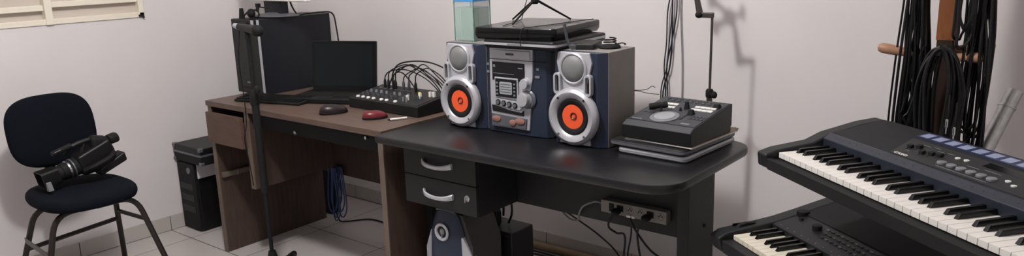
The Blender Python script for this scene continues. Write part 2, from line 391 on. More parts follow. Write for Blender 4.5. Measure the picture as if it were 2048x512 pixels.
# PC tower on the desk
pc = thing('desktop_tower', 'tall dark computer tower on the wooden desk with a monitor foot on top', 'computer', (-3.22, 2.23, .741))
B().box(-.10, .10, -.195, .21, 0, .352).build('case_shell', 'dnavy', pc, bev=.002)
B().hexa([(-.103, -.212, .004), (-.103, -.212, .352), (-.10, -.194, 0), (-.10, -.194, .354), (.0985, -.211, .004), (.0985, -.211, .352), (.1, -.194, 0), (.1, -.194, .354)]).build('front_panel', 'bpanel', pc, bev=.003)
B().box(.066, .088, -.2175, -.2150, .300, .351).build('silver_cap', 'silver', pc, bev=.001)
B().box(.0985, .1012, -.208, -.1955, .004, .352).build('silver_trim', 'silver', pc, bev=.0008)
B().hexa([(-.06, -.217, .035), (-.06, -.217, .34), (-.06, -.213, .035), (-.06, -.213, .34), (.035, -.2185, .035), (.035, -.2185, .34), (.035, -.214, .035), (.035, -.214, .34)]).build('front_door', 'black', pc, bev=.002)
for i, z in enumerate((.30, .215, .195, .175)): B().lathe([(.004, -.2195), (.004, -.222), (.001, -.2225)], (.048, 0, z), 'y', 12).build('front_button', 'btng' if i else 'chrome', pc)
B().box(-.005, .018, -.2205, -.2185, .055, .062).build('badge', 'btng', pc)
# monitor on the tower
mo = thing('monitor', 'pale flat monitor standing on top of the dark desktop tower', 'monitor', (-3.20, 2.19, 1.0955))
B().lathe([(.125, 0), (.130, .004), (.115, .010), (.06, .016), (.05, .02)], (0, 0, 0), 'z', 40, sx=1, sy=.72).build('stand_base', 'dsilver', mo)
B().box(-.068, .068, -.022, .022, .012, .11).build('stand_neck', 'dnavy', mo, bev=.004)
B().box(-.27, .29, -.045, -.012, .074, .43).build('bezel', 'white', mo, bev=.005)
B().box(-.25, .27, -.0465, -.0445, .095, .41).build('screen', 'screen', mo)
# headset-like bits on tower
hs = thing('headset', 'small black headset with boom lying on the desktop tower beside the monitor foot', 'headset', (-3.235, 2.045, 1.095))
B().tube([(-.03, .0, .004), (-.02, .03, .03), (.01, .05, .036), (.04, .045, .02), (.05, .03, .004)], .004, 8, 6).build('headband', 'mblack', hs)
B().ell((.0, .03, .022), .022, .018, .022).build('ear_cushion', 'mblack', hs)
B().hexa([(-.045, -.01, .0), (-.035, -.01, .048), (-.045, .01, 0), (-.035, .01, .048), (-.02, -.01, .0), (-.03, -.01, .048), (-.02, .01, 0), (-.03, .01, .048)]).build('clip', 'mblack', hs, bev=.003)
B().tube([(.02, .05, .03), (.015, .06, .062)], .008, 8).box(.005, .025, .052, .068, .05, .066).build('ear_cushion', 'mblack', hs)
B().tube([(.02, .055, .05), (.06, .05, .05), (.10, .06, .045)], .0025, 6, 4).tube([(.03, .03, .006), (.06, -.02, .004), (.10, .0, .004)], .0025, 6, 4).build('boom', 'mblack', hs)
tag(B().tube([(-3.10, 2.20, 1.20), (-3.12, 2.22, 1.15), (-3.118, 2.25, 1.102), (-3.115, 2.30, 1.101), (-3.112, 2.38, 1.102), (-3.11, 2.45, 1.09), (-3.10, 2.46, 1.02), (-3.09, 2.46, .9), (-3.12, 2.47, .76)], .004, 8, 8).build('monitor_cable', 'cable'), 'black monitor cable draped over the top rear edge of the dark tower', 'cable')

# laptop
lp = thing('laptop', 'open dark laptop with a blank screen between the tower and the audio mixer', 'laptop', (-2.81, 2.25, .741), 22)
B().box(-.165, .165, -.235, 0, 0, .022).build('base', 'black', lp, bev=.004)
kb = B()
for r_ in range(5):
    for c_ in range(14): kb.box(-.145 + c_ * .0208, -.145 + c_ * .0208 + .0185, -.10 - r_ * .019, -.10 - r_ * .019 + .0165, .022, .0245)
kb.build('keys', 'mblack', lp, sm=False, stuff=True)
B().box(-.045, .045, -.225, -.17, .022, .0228).build('touchpad', 'bpanel', lp)
lr = Matrix.Translation((0, 0, .018)) @ Matrix.Rotation(R(-8), 4, 'X')
B().box(-.165, .165, -.006, .008, 0, .228, lr).build('lid', 'gloss', lp, bev=.004)
B().box(-.150, .148, -.0075, -.0062, .02, .214, lr).build('screen', 'screen', lp)
# keyboard, mice, pen
pk = thing('computer_keyboard', 'slim black computer keyboard lying in front of the tower', 'keyboard', (-2.955, 1.965, .741), 14)
B().hexa([(-.185, -.055, 0), (-.185, -.055, .010), (-.185, .055, 0), (-.185, .055, .020), (.185, -.055, 0), (.185, -.055, .010), (.185, .055, 0), (.185, .055, .020)]).build('keyboard_case', 'mblack', pk, bev=.004)
kb = B()
for r_ in range(5):
    for c_ in range(19):
        z = .0125 + r_ * .0019; kb.box(-.176 + c_ * .0186, -.176 + c_ * .0186 + .0165, -.046 + r_ * .0185, -.046 + r_ * .0185 + .016, z - .004, z + .004)
kb.build('keys', 'black', pk, sm=False, stuff=True)
def mouse(name, label, loc, rz, m1, m2, s=1):
    t = thing(name, label, 'mouse', loc, rz)
    def sh(z0, z1, e, sc=1):
        rs = []
        for f, zz in ((.96, 0), (1, .15), (.98, .4), (.88, .7), (.65, .9), (.3, 1.0), (.02, 1.02)):
            rs.append([(.056 * s * sc * f * math.cos(a) + (1 - f) * .008, .032 * s * sc * f * math.sin(a), (z0 + (z1 - z0) * zz) * (1 - .25 * math.cos(a) * f)) for a in [2 * math.pi * k / 28 for k in range(28)]])
        return rs
    B().rings(sh(0, .034 * s, 0)).build('shell', m1, t)
    B().rings([[(p[0] * 1.02 , p[1] * 1.02, min(p[2], .008)) for p in r] for r in sh(0, .034 * s, 0)[:3]]).build('base', m2, t)
    B().lathe([(.006 * s, -.003), (.006 * s, .003)], (.028 * s, 0, .025 * s), 'y', 14).build('scroll_wheel', 'chrome' if m1 == 'red' else 'btnd', t)
    return t
mouse('computer_mouse', 'dark glossy computer mouse on the wooden desk beside the slim keyboard', (-2.50, 1.935, .741), 65, 'dred', 'mblack', 1.05)
mouse('computer_mouse', 'red computer mouse on the wooden desk in front of the audio mixer', (-2.27, 1.955, .741), 60, 'red', 'mblack', .9)
pn = thing('pen', 'short white pen lying near the right end of the wooden desk', 'pen', (-2.165, 1.99, .7455), 62)
B().tube([(-.04, 0, 0), (.028, 0, 0)], .0042, 10).build('barrel', 'white', pn)
B().tube([(-.04, 0, 0), (-.05, 0, 0)], .004, 10, r1=.0012).build('tip', 'mblack', pn)

# ------------------------------------------------------------------ audio mixer
mx = thing('audio_mixer', 'black audio mixer with rows of knobs and plugged cables on the wooden desk', 'mixer', (-2.335, 2.15, .741), -1)
MW, MD = .212, .098
def mz(y): return .042 + (y + MD) / (2 * MD) * .028
B().hexa([(-MW, -MD, 0), (-MW, -MD, .042), (-MW, MD, 0), (-MW, MD, .07), (MW, -MD, 0), (MW, -MD, .042), (MW, MD, 0), (MW, MD, .07)]).build('chassis', 'black', mx, bev=.004)
B().hexa([(-MW + .012, -MD + .008, .043), (-MW + .012, -MD + .008, .0445), (-MW + .012, MD - .01, .066), (-MW + .012, MD - .01, .0700), (MW - .012, -MD + .008, .043), (MW - .012, -MD + .008, .0445), (MW - .012, MD - .01, .066), (MW - .012, MD - .01, .0700)]).build('control_panel', 'bpanel', mx)
chx = [-.17, -.137, -.104, -.071, -.022, .010, .062]
def knob(x, y, r, h, m):
    z = mz(y); return B().lathe([(r, z), (r, z + h * .3), (r * .8, z + h), (r * .2, z + h * 1.04)], (x, y, 0), 'z', 12).build('knob', m, mx)
for i, x in enumerate(chx):
    knob(x, -.078, .0085, .007, 'white')
    for j, y in enumerate((-.052, -.030, -.008)): knob(x + .004, y, .0062, .013, ('btnd', 'btnd', 'btng')[j])
for x in (.115, .135, .155): knob(x, -.02, .006, .013, 'btnd')
for x, y, m in ((.125, .0, 'yellow'), (.14, -.012, 'white'), (.165, .02, 'white'), (.182, .024, 'white'), (.10, -.045, 'white')):
    z = mz(y); B().box(x - .005, x + .005, y - .005, y + .005, z, z + .022).build('button', m, mx, bev=.001)
for x in (.09, .11): knob(x, -.06, .005, .018, 'btng')
for i, x in enumerate(chx[:6]):
    z = mz(.05); B().lathe([(.009, z), (.009, z + .003), (.006, z + .003)], (x, .05, 0), 'z', 14).build('jack', 'dsilver', mx)
# patch cables plugged into the mixer: each rises, arches right and drops behind
mc = Vector((-2.335, 2.15, .741)); tops = [.06, .072, .065, .08, .062, .07, .075]
for i, x in enumerate((-.137, -.115, -.085, -.071, -.022, .010, .05)):
    x0 = mc.x + x; y0 = mc.y + .05; z0 = .741 + .068
    t = thing('audio_cable', 'black cable with a jack plug arching out of the audio mixer top', 'cable', (x0, y0, z0), 0, 'cables plugged into the audio mixer')
    B().lathe([(.004, -.004), (.0065, .002), (.0065, .026), (.004, .036), (.003, .038)], (0, 0, 0), 'z', 12).build('plug', 'mblack' if i not in (4, 5) else 'btnd', t)
    e = .17 - x * .55 + rnd.uniform(-.01, .02); h = tops[i]
    B().tube([(0, 0, .034), (.004, .002, h - .008), (.03, .008, h + .012), (e * .45, .02, h + .022 + .01 * (i % 3)), (e * .8, .035, h - .004), (e, .05, h - .042), (e + .02, .075, -.03), (e - .01, .10, -.058)], .0026, 8, 6).build('cord', 'cable', t)
tag(B().tube([(-2.50, 2.27, .76), (-2.52, 2.29, .85), (-2.45, 2.28, .905), (-2.30, 2.285, .92), (-2.16, 2.28, .89), (-2.06, 2.27, .835), (-2.03, 2.28, .76), (-2.0, 2.3, .745)], .0032, 8, 8).build('audio_cable', 'cable'), 'long black cable arching highest behind the mixer plugs', 'cable')
tag(B().tube([(-2.56, 2.29, .744), (-2.545, 2.29, .80), (-2.50, 2.285, .855), (-2.44, 2.28, .86), (-2.36, 2.27, .80), (-2.34, 2.28, .745)], .0030, 8, 8).build('audio_cable', 'cable'), 'short black cable loop rising behind the left end of the mixer', 'cable')

# ------------------------------------------------------------------ black desk
bd = thing('black_desk', 'black desk with two drawers and a rounded end carrying the stereo', 'desk', (-1.48, 2.07, 0))
ox, oy = 1.48, -2.07
ZT = .735
def rel(pts): return [(p[0] + ox, p[1] + oy) for p in pts]
out = rrect(-2.066, -.895, 1.77, 2.37, (.085, .003, .003, .105), n=10)
def off(d):
    cx, cy = -1.48, 2.07
    return rel(rrect(-2.066, -.895 - d, 1.77 + d, 2.37 - d, (.085 - d, .003, .003, .105 - d), n=10))
B().rings([[(p[0], p[1], z) for p in off(d)] for d, z in ((.006, ZT - .028), (.001, ZT - .022), (0, ZT - .014), (.001, ZT - .006), (.003, ZT - .002), (.008, ZT))]).build('desktop', 'bdesk', bd)
W(-1.985, -1.640, 1.847, 2.046, .487, ZT - .029).build('drawer_cabinet', 'bpanel', bd, bev=.001)
for i, (z0, z1) in enumerate(((.598, .703), (.489, .595))):
    d = W(-1.984, -1.641, 1.830, 1.846, z0, z1).build('drawer', 'bpanel', bd, bev=.0015)
    hz = (.655, .545)[i]; pts = []
    hx0, hx1 = -1.885 + ox, -1.744 + ox; hy = 1.830 + oy
    rs = []
    for k in range(13):
        t = k / 12; x = hx0 + (hx1 - hx0) * t; u = 2 * t - 1
        dz = -.010 * (1 - u * u); dy = -.016 * (1 - u ** 4) - .006; hh = .0075 + .0035 * u * u
        rs.append([(x, hy + dy, hz + dz - hh), (x, hy + dy - .004, hz + dz - hh * .6), (x, hy + dy - .004, hz + dz + hh * .6), (x, hy + dy, hz + dz + hh), (x, hy + dy + .006 + (.004 if abs(u) > .9 else 0), hz + dz + hh * .6), (x, hy + dy + .006 + (.004 if abs(u) > .9 else 0), hz + dz - hh * .6)])
    B().rings(rs).build('handle', 'silver', d)
    if i:
        B().lathe([(.011, 0), (.011, -.004), (.007, -.005), (.003, -.005)], (-1.680 + ox, 1.830 + oy, .552), 'y', 18).box(-1.6815 + ox, -1.6785 + ox, 1.815 + oy, 1.826 + oy, .540, .561).build('lock', 'chrome', d)
W(-2.03, -.99, 2.05, 2.066, .485, ZT - .028).build('modesty_panel', 'bpanel', bd, bev=.001)
for x0, x1 in ((-2.062, -2.031), (-.988, -.950)):
    W(x0, x1, 2.0, 2.18, .03, ZT - .028).build('leg', 'bpanel', bd, bev=.002)
    W(x0 - .003, x1 + .003, 1.88, 2.30, .0, .032).build('foot', 'bpanel', bd, bev=.008)
B().lathe([(.006, 0), (.005, .004)], (-.950 + ox, 2.11 + oy, .52), 'x', 12).build('screw_cap', 'mblack', bd)

# power strip
ps = thing('power_strip', 'grey multi-socket power strip fixed under the black desk', 'power strip', (-1.15, 2.032, .552))
B().box(-.118, .118, -.015, .016, -.021, .021).build('housing', 'strip', ps, bev=.003)
B().box(-.085, -.068, -.019, -.014, -.013, .014).build('rocker_switch', 'mblack', ps, bev=.002)
for i in range(5):
    x = -.045 + i * .036
    o = B().lathe([(.0135, -.0155), (.0125, -.0165), (.0125, -.0155), (.011, -.0150)], (x, 0, .003), 'y', 6).build('socket', 'strip', ps)
    B().lathe([(.0022, -.0168), (.0022, -.0150)], (x - .005, 0, .003), 'y', 8).lathe([(.0022, -.0168), (.0022, -.0150)], (x + .005, 0, .003), 'y', 8).lathe([(.0022, -.0168), (.0022, -.0150)], (x, 0, .008), 'y', 8).build('socket_holes', 'mblack', o)
B().box(-.02, -.006, -.018, -.014, -.021, -.014).box(-.002, .008, -.018, -.014, -.021, -.014).build('sticker', 'white', ps)
def plug(x, loc_label, pts):
    t = thing('power_plug', loc_label, 'plug', (-1.15 + x, 2.016, .555))
    B().hexa([(-.010, -.002, -.009), (-.010, -.002, .009), (-.012, 0, -.01), (-.012, 0, .01), (.010, -.002, -.009), (.010, -.002, .009), (.012, 0, -.01), (.012, 0, .01)]).ell((-.004, -.018, -.006), .015, .02, .011).build('plug_body', 'mblack', t)
    B().tube(pts, .0036, 8, 8).build('cord', 'cable', t)
plug(-.045, 'black power plug nearest the switch of the power strip', [(-.008, -.030, -.012), (-.022, -.032, -.04), (-.022, -.028, -.062), (-.012, .0, -.085), (-.01, .05, -.12), (-.05, .08, -.3), (-.1, .1, -.5)])
plug(.063, 'black power plug farthest from the switch of the power strip', [(-.008, -.030, -.012), (-.026, -.032, -.05), (-.028, -.02, -.11), (-.02, .0, -.20), (.01, .02, -.32), (.06, .05, -.55)])
tag(B().tube([(-1.155, 2.008, .532), (-1.13, 2.01, .49), (-1.09, 2.03, .43), (-1.04, 2.08, .37), (-.98, 2.15, .25), (-.93, 2.25, .004)], .0036, 8, 8).build('electrical_cable', 'cable'), 'black cord hanging from the middle of the power strip', 'cable')
tag(B().tube([(-1.27, 2.03, .556), (-1.30, 2.028, .555), (-1.345, 2.03, .53), (-1.375, 2.05, .49), (-1.41, 2.10, .45), (-1.49, 2.16, .42), (-1.57, 2.2, .44), (-1.66, 2.25, .455), (-1.74, 2.28, .44), (-1.80, 2.25, .50)], .0035, 8, 8).build('electrical_cable', 'gcable'), 'grey supply cord curving away from the power strip behind the panel', 'cable')
tag(B().tube([(-1.69, 2.2, .52), (-1.66, 2.24, .45), (-1.58, 2.32, .36), (-1.50, 2.38, .28), (-1.44, 2.42, .20), (-1.40, 2.5, .03)], .0034, 8, 8).build('electrical_cable', 'cable'), 'thin dark cord slanting down behind the black desk to the floor', 'cable')
tag(B().tube([(-1.20, 2.10, .50), (-1.26, 2.20, .39), (-1.33, 2.3, .27), (-1.38, 2.4, .16)], .003, 8, 8).build('electrical_cable', 'bcable'), 'thin cord slanting from below the strip toward the box on the floor', 'cable')

# floor things behind / below the black desk
fb = thing('adapter_box', 'dark slim electronic box with a pale top edge on the floor under the black desk', 'electronics', (-1.36, 2.33, 0), -4)
B().box(-.10, .10, -.10, .10, .10, .155).build('box_body', 'navy', fb, bev=.012, seg=3)
B().box(-.075, .075, -.075, .075, 0, .10).build('box_base', 'mblack', fb, bev=.008)
B().tube([(-.095, -.09, .153), (.085, -.09, .153)], .004, 8).build('edge_trim', 'silver', fb)
B().tube([(-.04, -.02, .158), (.02, -.03, .168), (.06, -.0, .158)], .007, 8, 5).build('loose_cord', 'cable', fb)
tag(B().tube([(-2.60, 2.695, .020), (-2.1, 2.690, .020), (-1.6, 2.695, .020), (-1.0, 2.69, .02)], .018, 14, 4).build('conduit_pipe', 'conduit'), 'tan plastic conduit lying along the foot of the back wall', 'pipe')
for k, (dy, lab) in enumerate(((0, 'black floor cable running closest to the tan conduit'), (.035, 'black floor cable running second from the tan conduit'), (.09, 'black floor cable curving farthest from the tan conduit'))):
    pts = [(-2.35, 2.655 - dy, .005), (-2.15, 2.65 - dy * 1.2, .005), (-1.95, 2.655 - dy * .7, .005), (-1.7, 2.645 - dy, .005), (-1.2, 2.63 - dy * .4, .005)]
    tag(B().tube(pts, .0042, 8, 8).build('floor_cable', 'cable'), lab, 'cable')

# subwoofer under drawer cabinet
sb = thing('floor_speaker', 'navy faced floor speaker with silver cheeks and a ringed port under the black drawers', 'speaker', (-1.815, 1.89, 0))
prof = [(-.14, .0), (-.14, .30), (-.075, .455), (.05, .455), (.092, .345), (.092, 0)]
B().prism(prof, .0, .16).build('cabinet', 'sbgrey', sb, bev=.003)
fr = []
for z, hw, bul in ((0, .112, .02), (.15, .108, .026), (.30, .095, .024), (.40, .078, .018), (.445, .060, .010), (.462, .045, .002)):
    fr.append([(-.02 + hw * math.cos(a) * .96, -.004 - max(0, math.sin(a)) * bul, z) for a in [math.pi * k / 14 for k in range(15)]] + [(-.02 - hw * .9, .01, z), (-.02 + hw * .9, .01, z)])
B().rings(fr).build('front_baffle', 'navy', sb)
for s_ in (-1, 1):
    B().hexa([(-.02 + s_ * .086, -.020, .0), (-.02 + s_ * .078, -.018, .27), (-.02 + s_ * .086, .02, .0), (-.02 + s_ * .078, .02, .27), (-.02 + s_ * .122, -.006, .0), (-.02 + s_ * .116, -.004, .30), (-.02 + s_ * .122, .02, .0), (-.02 + s_ * .116, .02, .30)]).build('side_cheek', 'silver', sb, bev=.003)
    B().hexa([(-.02 + s_ * .078, -.018, .27), (-.02 + s_ * .074, -.016, .375), (-.02 + s_ * .078, .02, .27), (-.02 + s_ * .074, .02, .375), (-.02 + s_ * .116, -.004, .30), (-.02 + s_ * .078, -.012, .378), (-.02 + s_ * .116, .02, .30), (-.02 + s_ * .078, .02, .378)]).build('side_cheek', 'silver', sb, bev=.001)
B().tube([(-.02 + .046 * math.cos(R(a)), -.012, .462 + .004 * math.sin(R(a))) for a in range(180, -1, -20)], .0018, 6).build('top_trim', 'chrome', sb)
B().lathe([(.029, -.018), (.034, -.028), (.031, -.032), (.024, -.030), (.022, -.022)], (-.03, 0, .385), 'y', 30).build('port_ring', 'silver', sb)
B().lathe([(.024, -.024), (.018, -.020), (.001, -.018)], (-.03, 0, .385), 'y', 24).build('port_cone', 'black', sb)
B().ell((-.03, -.024, .385), .011, .006, .013).box(-.0315, -.0285, -.030, -.024, .36, .385).build('port_plug', 'btng', sb)
bx = thing('speaker_box', 'plain black box standing behind the navy floor speaker', 'speaker', (-1.79, 2.15, 0))
B().box(-.085, .085, -.06, .075, 0, .335).build('cabinet', 'bpanel', bx, bev=.006)
B().box(-.07, .07, -.064, -.0605, .02, .31).build('front_cloth', 'mblack', bx, bev=.002)
bt = thing('boxed_device', 'small black rounded device marked with a white letter on top of the floor box', 'electronics', (-1.835, 2.14, .336))
B().prism(rrect(-.026, .026, 0, .066, (.022, .022, .004, .004)), -.015, .02).build('shell', 'black', bt, bev=.002)
text('letter_mark', 'k', .042, 'white', bt, (0.002, -.0168, .03), (R(90), 0, 0))
tag(B().tube([(-1.80, 2.16, .37), (-1.79, 2.15, .42), (-1.80, 2.14, .47), (-1.80, 2.13, .50)], .0045, 8, 6).build('speaker_cable', 'cable'), 'black cable rising straight from the floor box to the desk', 'cable')
tag(B().tube([(-1.775, 2.16, .345), (-1.75, 2.15, .39), (-1.745, 2.14, .45), (-1.765, 2.13, .51)], .0045, 8, 6).build('speaker_cable', 'cable'), 'black cable bowing sideways as it rises from the floor box', 'cable')

# blue cable bundle + black block under wooden desk
for k in range(9):
    x = -3.035 + rnd.uniform(-.035, .035); zb = rnd.uniform(.05, .15); w_ = rnd.uniform(.012, .035); yy = 2.34 + rnd.uniform(-.02, .02)
    pts = [(x - w_ * .5, yy, .33), (x - w_, yy, .24), (x - w_ * .9, yy - .01, zb + .04), (x, yy - .01, zb), (x + w_, yy, zb + .05), (x + w_ * .8, yy, .24), (x + w_ * .3, yy, .33)]
    tag(B().tube(pts, .0035, 7, 7).build('network_cable', 'blue'), 'blue cable loop hanging behind the wooden desk panel', 'cable', 'blue cable loops under the wooden desk')
tag(B().tube([(-3.05, 2.33, .26), (-3.06, 2.33, .13), (-3.09, 2.37, .03), (-3.09, 2.42, .006), (-3.03, 2.50, .005), (-2.96, 2.52, .005), (-2.80, 2.50, .005), (-2.6, 2.45, .005)], .004, 8, 8).build('network_cable', 'cable'), 'dark cable trailing from the blue loops over the floor tiles', 'cable')
sbx = thing('black_box', 'black power box standing on the floor against the back wall under the wooden desk', 'electronics', (-3.32, 2.55, 0))
B().box(-.15, .065, -.10, -.045, 0, .27).build('housing', 'mblack', sbx, bev=.008)
B().box(-.06, .05, -.104, -.0995, .18, .24).build('front_plate', 'black', sbx, bev=.002)

# ------------------------------------------------------------------ stereo
def speaker(name, label, loc, rz, w, h, d, wings):
    t = thing(name, label, 'speaker', loc, rz)
    hw = w / 2
    B().box(-hw, hw, .018, d, 0, h).build('cabinet', 'greyside', t, bev=.002)
    # navy baffle with chamfered edges
    B().hexa([(-hw + .012, 0, .0), (-hw + .012, 0, h), (-hw, .019, 0), (-hw, .019, h), (hw - .030, 0, 0), (hw - .03, 0, h - .003), (hw, .019, 0), (hw, .019, h)]).build('baffle', 'navy', t, bev=.002)
    cx = -.013
    # silver centre plate
    B().prism([(cx - .060, h - .002), (cx + .060, h - .002), (cx + .070, h - .035), (cx + .045, h - .13), (cx + .055, .06), (cx + .062, .004), (cx - .058, .004), (cx - .052, .06), (cx - .045, h - .13), (cx - .067, h - .035)], -.008, .004).build('silver_plate', 'silver', t, bev=.003)
    zt = h - .054
    B().lathe([(.052, -.007), (.052, -.013), (.048, -.016), (.044, -.014), (.044, -.009)], (cx, 0, zt), 'y', 36).build('tweeter_rim', 'silver', t)
    B().lathe([(.045, -.009), (.04, -.016), (.025, -.022), (.01, -.024), (.0005, -.024)], (cx, 0, zt), 'y', 32).build('tweeter_grille', 'mesh', t)
    for s_ in (-1, 1):
        x = cx + s_ * .059; z0, z1 = h - .142, h - .070
        B().frame(rrect(x - .014, x + .014, z0, z1, .0135), rrect(x - .007, x + .007, z0 + .008, z1 - .008, .0068), -.020, -.002).build('port_frame', 'silver', t, bev=.0015)
        B().prism(rrect(x - .0075, x + .0075, z0 + .007, z1 - .007, .007), -.006, -.001).build('port_hole', 'mblack', t)
    zc = .098
    B().lathe([(.095, -.004), (.096, -.014), (.092, -.022), (.082, -.028), (.066, -.024), (.058, -.014), (.056, -.0085)], (cx, 0, zc), 'y', 48, cap=False).build('woofer_ring', 'silver', t)
    B().lathe([(.060, -.018), (.057, -.021), (.050, -.020), (.042, -.017), (.040, -.0155)], (cx, 0, zc), 'y', 40, cap=False).build('woofer_surround', 'mblack', t)
    B().lathe([(.0405, -.0165), (.037, -.0155), (.028, -.0130), (.016, -.0108), (.001, -.0100)], (cx, 0, zc), 'y', 40).build('woofer_cone', 'orange', t)
    B().lathe([(.013, -.010), (.0125, -.017), (.012, -.0195), (.0095, -.0195), (.006, -.016), (.001, -.0155)], (cx + .004, 0, zc + .003), 'y', 20).build('dust_cap', 'dorange', t)
    for a in (50, 130, 230, 310):
        B().lathe([(.0045, -.023), (.004, -.0285), (.001, -.029)], (cx + .078 * math.cos(R(a)), 0, zc + .078 * math.sin(R(a))), 'y', 10).build('screw', 'mblack' if a < 180 else 'dsilver', t)
    return t
speaker('stereo_speaker', 'silver and navy stereo speaker with an orange cone, under the fish tank', (-1.872, 2.05, .736), 0, .19, .31, .16, 1)
speaker('stereo_speaker', 'silver and navy stereo speaker showing its wide grey side, beside the video mixer', (-1.362, 2.035, .736), 0, .205, .31, .185, 1)
ms = thing('stereo_system', 'navy and silver mini stereo unit with round knobs between its two speakers', 'stereo', (-1.63, 2.055, .736))
B().box(-.135, .165, .015, .24, .004, .300).build('cabinet', 'dnavy', ms, bev=.006)
B().rings([[(x, y, z) for x, y in [(-.138, .018), (-.128, -.004), (.075, -.008), (.125, .0), (.142, .016), (.142, .02), (-.138, .02)]] for z in (.002, .308)]).build('front_housing', 'navy', ms, bev=.004)
B().prism([(-.110, .306), (.080, .306), (.078, .21), (.06, .14), (.067, .10), (.060, .022), (-.108, .022), (-.112, .12)], -.014, -.002).build('silver_fascia', 'silver', ms, bev=.002)
B().box(-.100, .070, -.017, -.0135, .268, .298).build('disc_door', 'silver', ms, bev=.002)
B().box(-.112, .142, -.0148, -.0125, .2635, .2655).build('door_seam', 'mblack', ms)
B().box(-.034, .0, -.0178, -.0165, .281, .288).build('badge', 'btnd', ms)
B().box(-.098, .045, -.0165, -.0135, .190, .255).build('display', 'lcd', ms, bev=.001)
B().box(-.093, -.083, -.0172, -.0165, .236, .245).box(.018, .038, -.0172, -.0165, .236, .240).box(-.093, .0, -.0172, -.0165, .214, .2155).build('display_marks', 'btng', ms)
B().box(-.086, .018, -.020, -.0155, .128, .202).build('equaliser_frame', 'silver', ms, bev=.002)
B().box(-.081, .013, -.0215, -.0195, .133, .197).build('equaliser_panel', 'lcd', ms)
B().prism(rrect(-.062, -.006, .143, .187, .006), -.0235, -.021).build('equaliser_screen', 'lcdp', ms, bev=.001)
for z in (.152, .161, .170, .179): B().box(-.057, -.011, -.0240, -.0233, z - .0012, z + .0006).build('screen_lines', 'btnd', ms)
for z in (.143, .156, .169, .182):
    for x in (-.0735, .0035): B().box(x - .004, x + .004, -.0225, -.0213, z - .003, z + .003).build('preset_button', 'btng', ms)
for x, z, r, d_, nm in ((.049, .187, .0175, .012, 'tuning_knob'), (.046, .132, .0235, .018, 'volume_knob')):
    o = B().lathe([(r * 1.18, -.008), (r * 1.2, -.014), (r * 1.12, -.017), (r, -.016), (r, -.016 - d_), (r * .92, -.019 - d_), (r * .3, -.0195 - d_), (.0005, -.0195 - d_)], (x, 0, z), 'y', 36).build(nm, 'silver', ms)
B().lathe([(.033, -.004), (.035, -.012), (.030, -.016)], (.053, 0, .132), 'y', 30).build('knob_bezel', 'dsilver', ms)
B().prism([(-.095, .102), (.020, .090), (.034, .100), (.030, .118), (-.088, .128)], -.018, -.0135).build('button_bar', 'silver', ms, bev=.002)
for x, z in ((-.073, .112), (-.048, .110), (-.023, .108), (.002, .106)):
    B().lathe([(.0105, -.018), (.0105, -.0205), (.0085, -.022), (.0075, -.0205)], (x, 0, z), 'y', 20).build('button_ring', 'mblack', ms)
    B().lathe([(.0075, -.018), (.0072, -.023), (.001, -.0235)], (x, 0, z), 'y', 18).build('round_button', 'dsilver', ms)
B().prism([(-.104, .100), (-.090, .098), (-.02, .086), (.028, .083), (.038, .092), (.038, .072), (-.102, .078)], -.0165, -.0135).build('tape_slot', 'mblack', ms)
B().prism([(-.106, .070), (.052, .064), (.048, .026), (-.104, .026)], -.018, -.0135).build('lower_fascia', 'dsilver', ms, bev=.002)
for x, z, w_ in ((-.083, .052, .019), (-.010, .044, .014), (.022, .052, .021)):
    B().lathe([(1, -.018), (1, -.021), (.8, -.0225), (.01, -.023)], (x, 0, z), 'y', 22, sx=w_, sy=.011).build('amber_button', 'amber', ms)
for x, z in ((.095, .238), (.088, .212), (.098, .212), (-.124, .243), (-.124, .216)): B().box(x - .005, x + .005, -.0075, -.003, z - .004, z + .004).build('side_label', 'btng', ms)

# aquarium on left speaker
aq = thing('fish_tank', 'small glass fish tank with a blue lid and greenish water on the stereo speaker', 'aquarium', (-1.908, 2.148, 1.047))
hx, hy, hz = .047, .047, .148
g = B()
for x0, x1, y0, y1 in ((-hx, hx, -hy, -hy + .002), (-hx, hx, hy - .002, hy), (-hx, -hx + .002, -hy + .002, hy - .002), (hx - .002, hx, -hy + .002, hy - .002)): g.box(x0, x1, y0, y1, 0, hz)
g.build('glass_walls', 'glass', aq)
B().box(-hx + .003, hx - .003, -hy + .003, hy - .003, .003, .122).build('water', 'water', aq)
B().box(-hx + .0035, hx - .0035, -hy + .0035, hy - .0035, .0025, .012).rings([[(x * 1, y, z) for x, y in rrect(-.0425, .0425, -.0425, .0425, .01)] for z in (.012, .016)]).hexa([(-.0432, -.0432, .01), (-.0432, -.0432, .036), (-.0432, .0432, .01), (-.0432, .0432, .03), (-.02, -.0432, .01), (-.022, -.0432, .012), (-.02, .0432, .01), (-.022, .0432, .012)]).build('gravel', 'algae', aq)
B().frame(rrect(-hx - .001, hx + .001, -hy - .001, hy + .001, .003), rrect(-hx + .004, hx - .004, -hy + .004, hy - .004, .003), hz - .004, hz + .004, 'z').build('lid_rim', 'lid', aq)
B().box(-hx + .004, hx - .004, -hy + .004, hy - .004, hz, hz + .003).build('lid', 'lid', aq)
e_ = B()
for sx in (-1, 1):
    for sy in (-1, 1): e_.box(sx * hx - .0015, sx * hx + .0015, sy * hy - .0015, sy * hy + .0015, 0, hz)
e_.build('corner_seals', 'algae', aq)
B().box(-.018, -.016, -.0445, .0, .004, .122).box(.012, .0445, -.012, -.010, .004, .122).build('divider', 'greentape', aq)

pa = thing('power_adapter', 'black power adapter block beside the audio mixer and the stereo speaker', 'adapter', (-2.035, 2.20, .736), 8)
B().box(-.028, .03, -.045, .05, 0, .042).build('block', 'mblack', pa, bev=.006)
B().tube([(0, .04, .03), (-.01, .07, .05), (-.03, .09, .06), (-.06, .10, .02), (-.05, .12, .005)], .004, 8, 6).tube([(.0, -.02, .042), (-.01, .0, .075), (.01, .04, .085), (.02, .08, .04)], .004, 8, 6).build('lead', 'cable', pa)
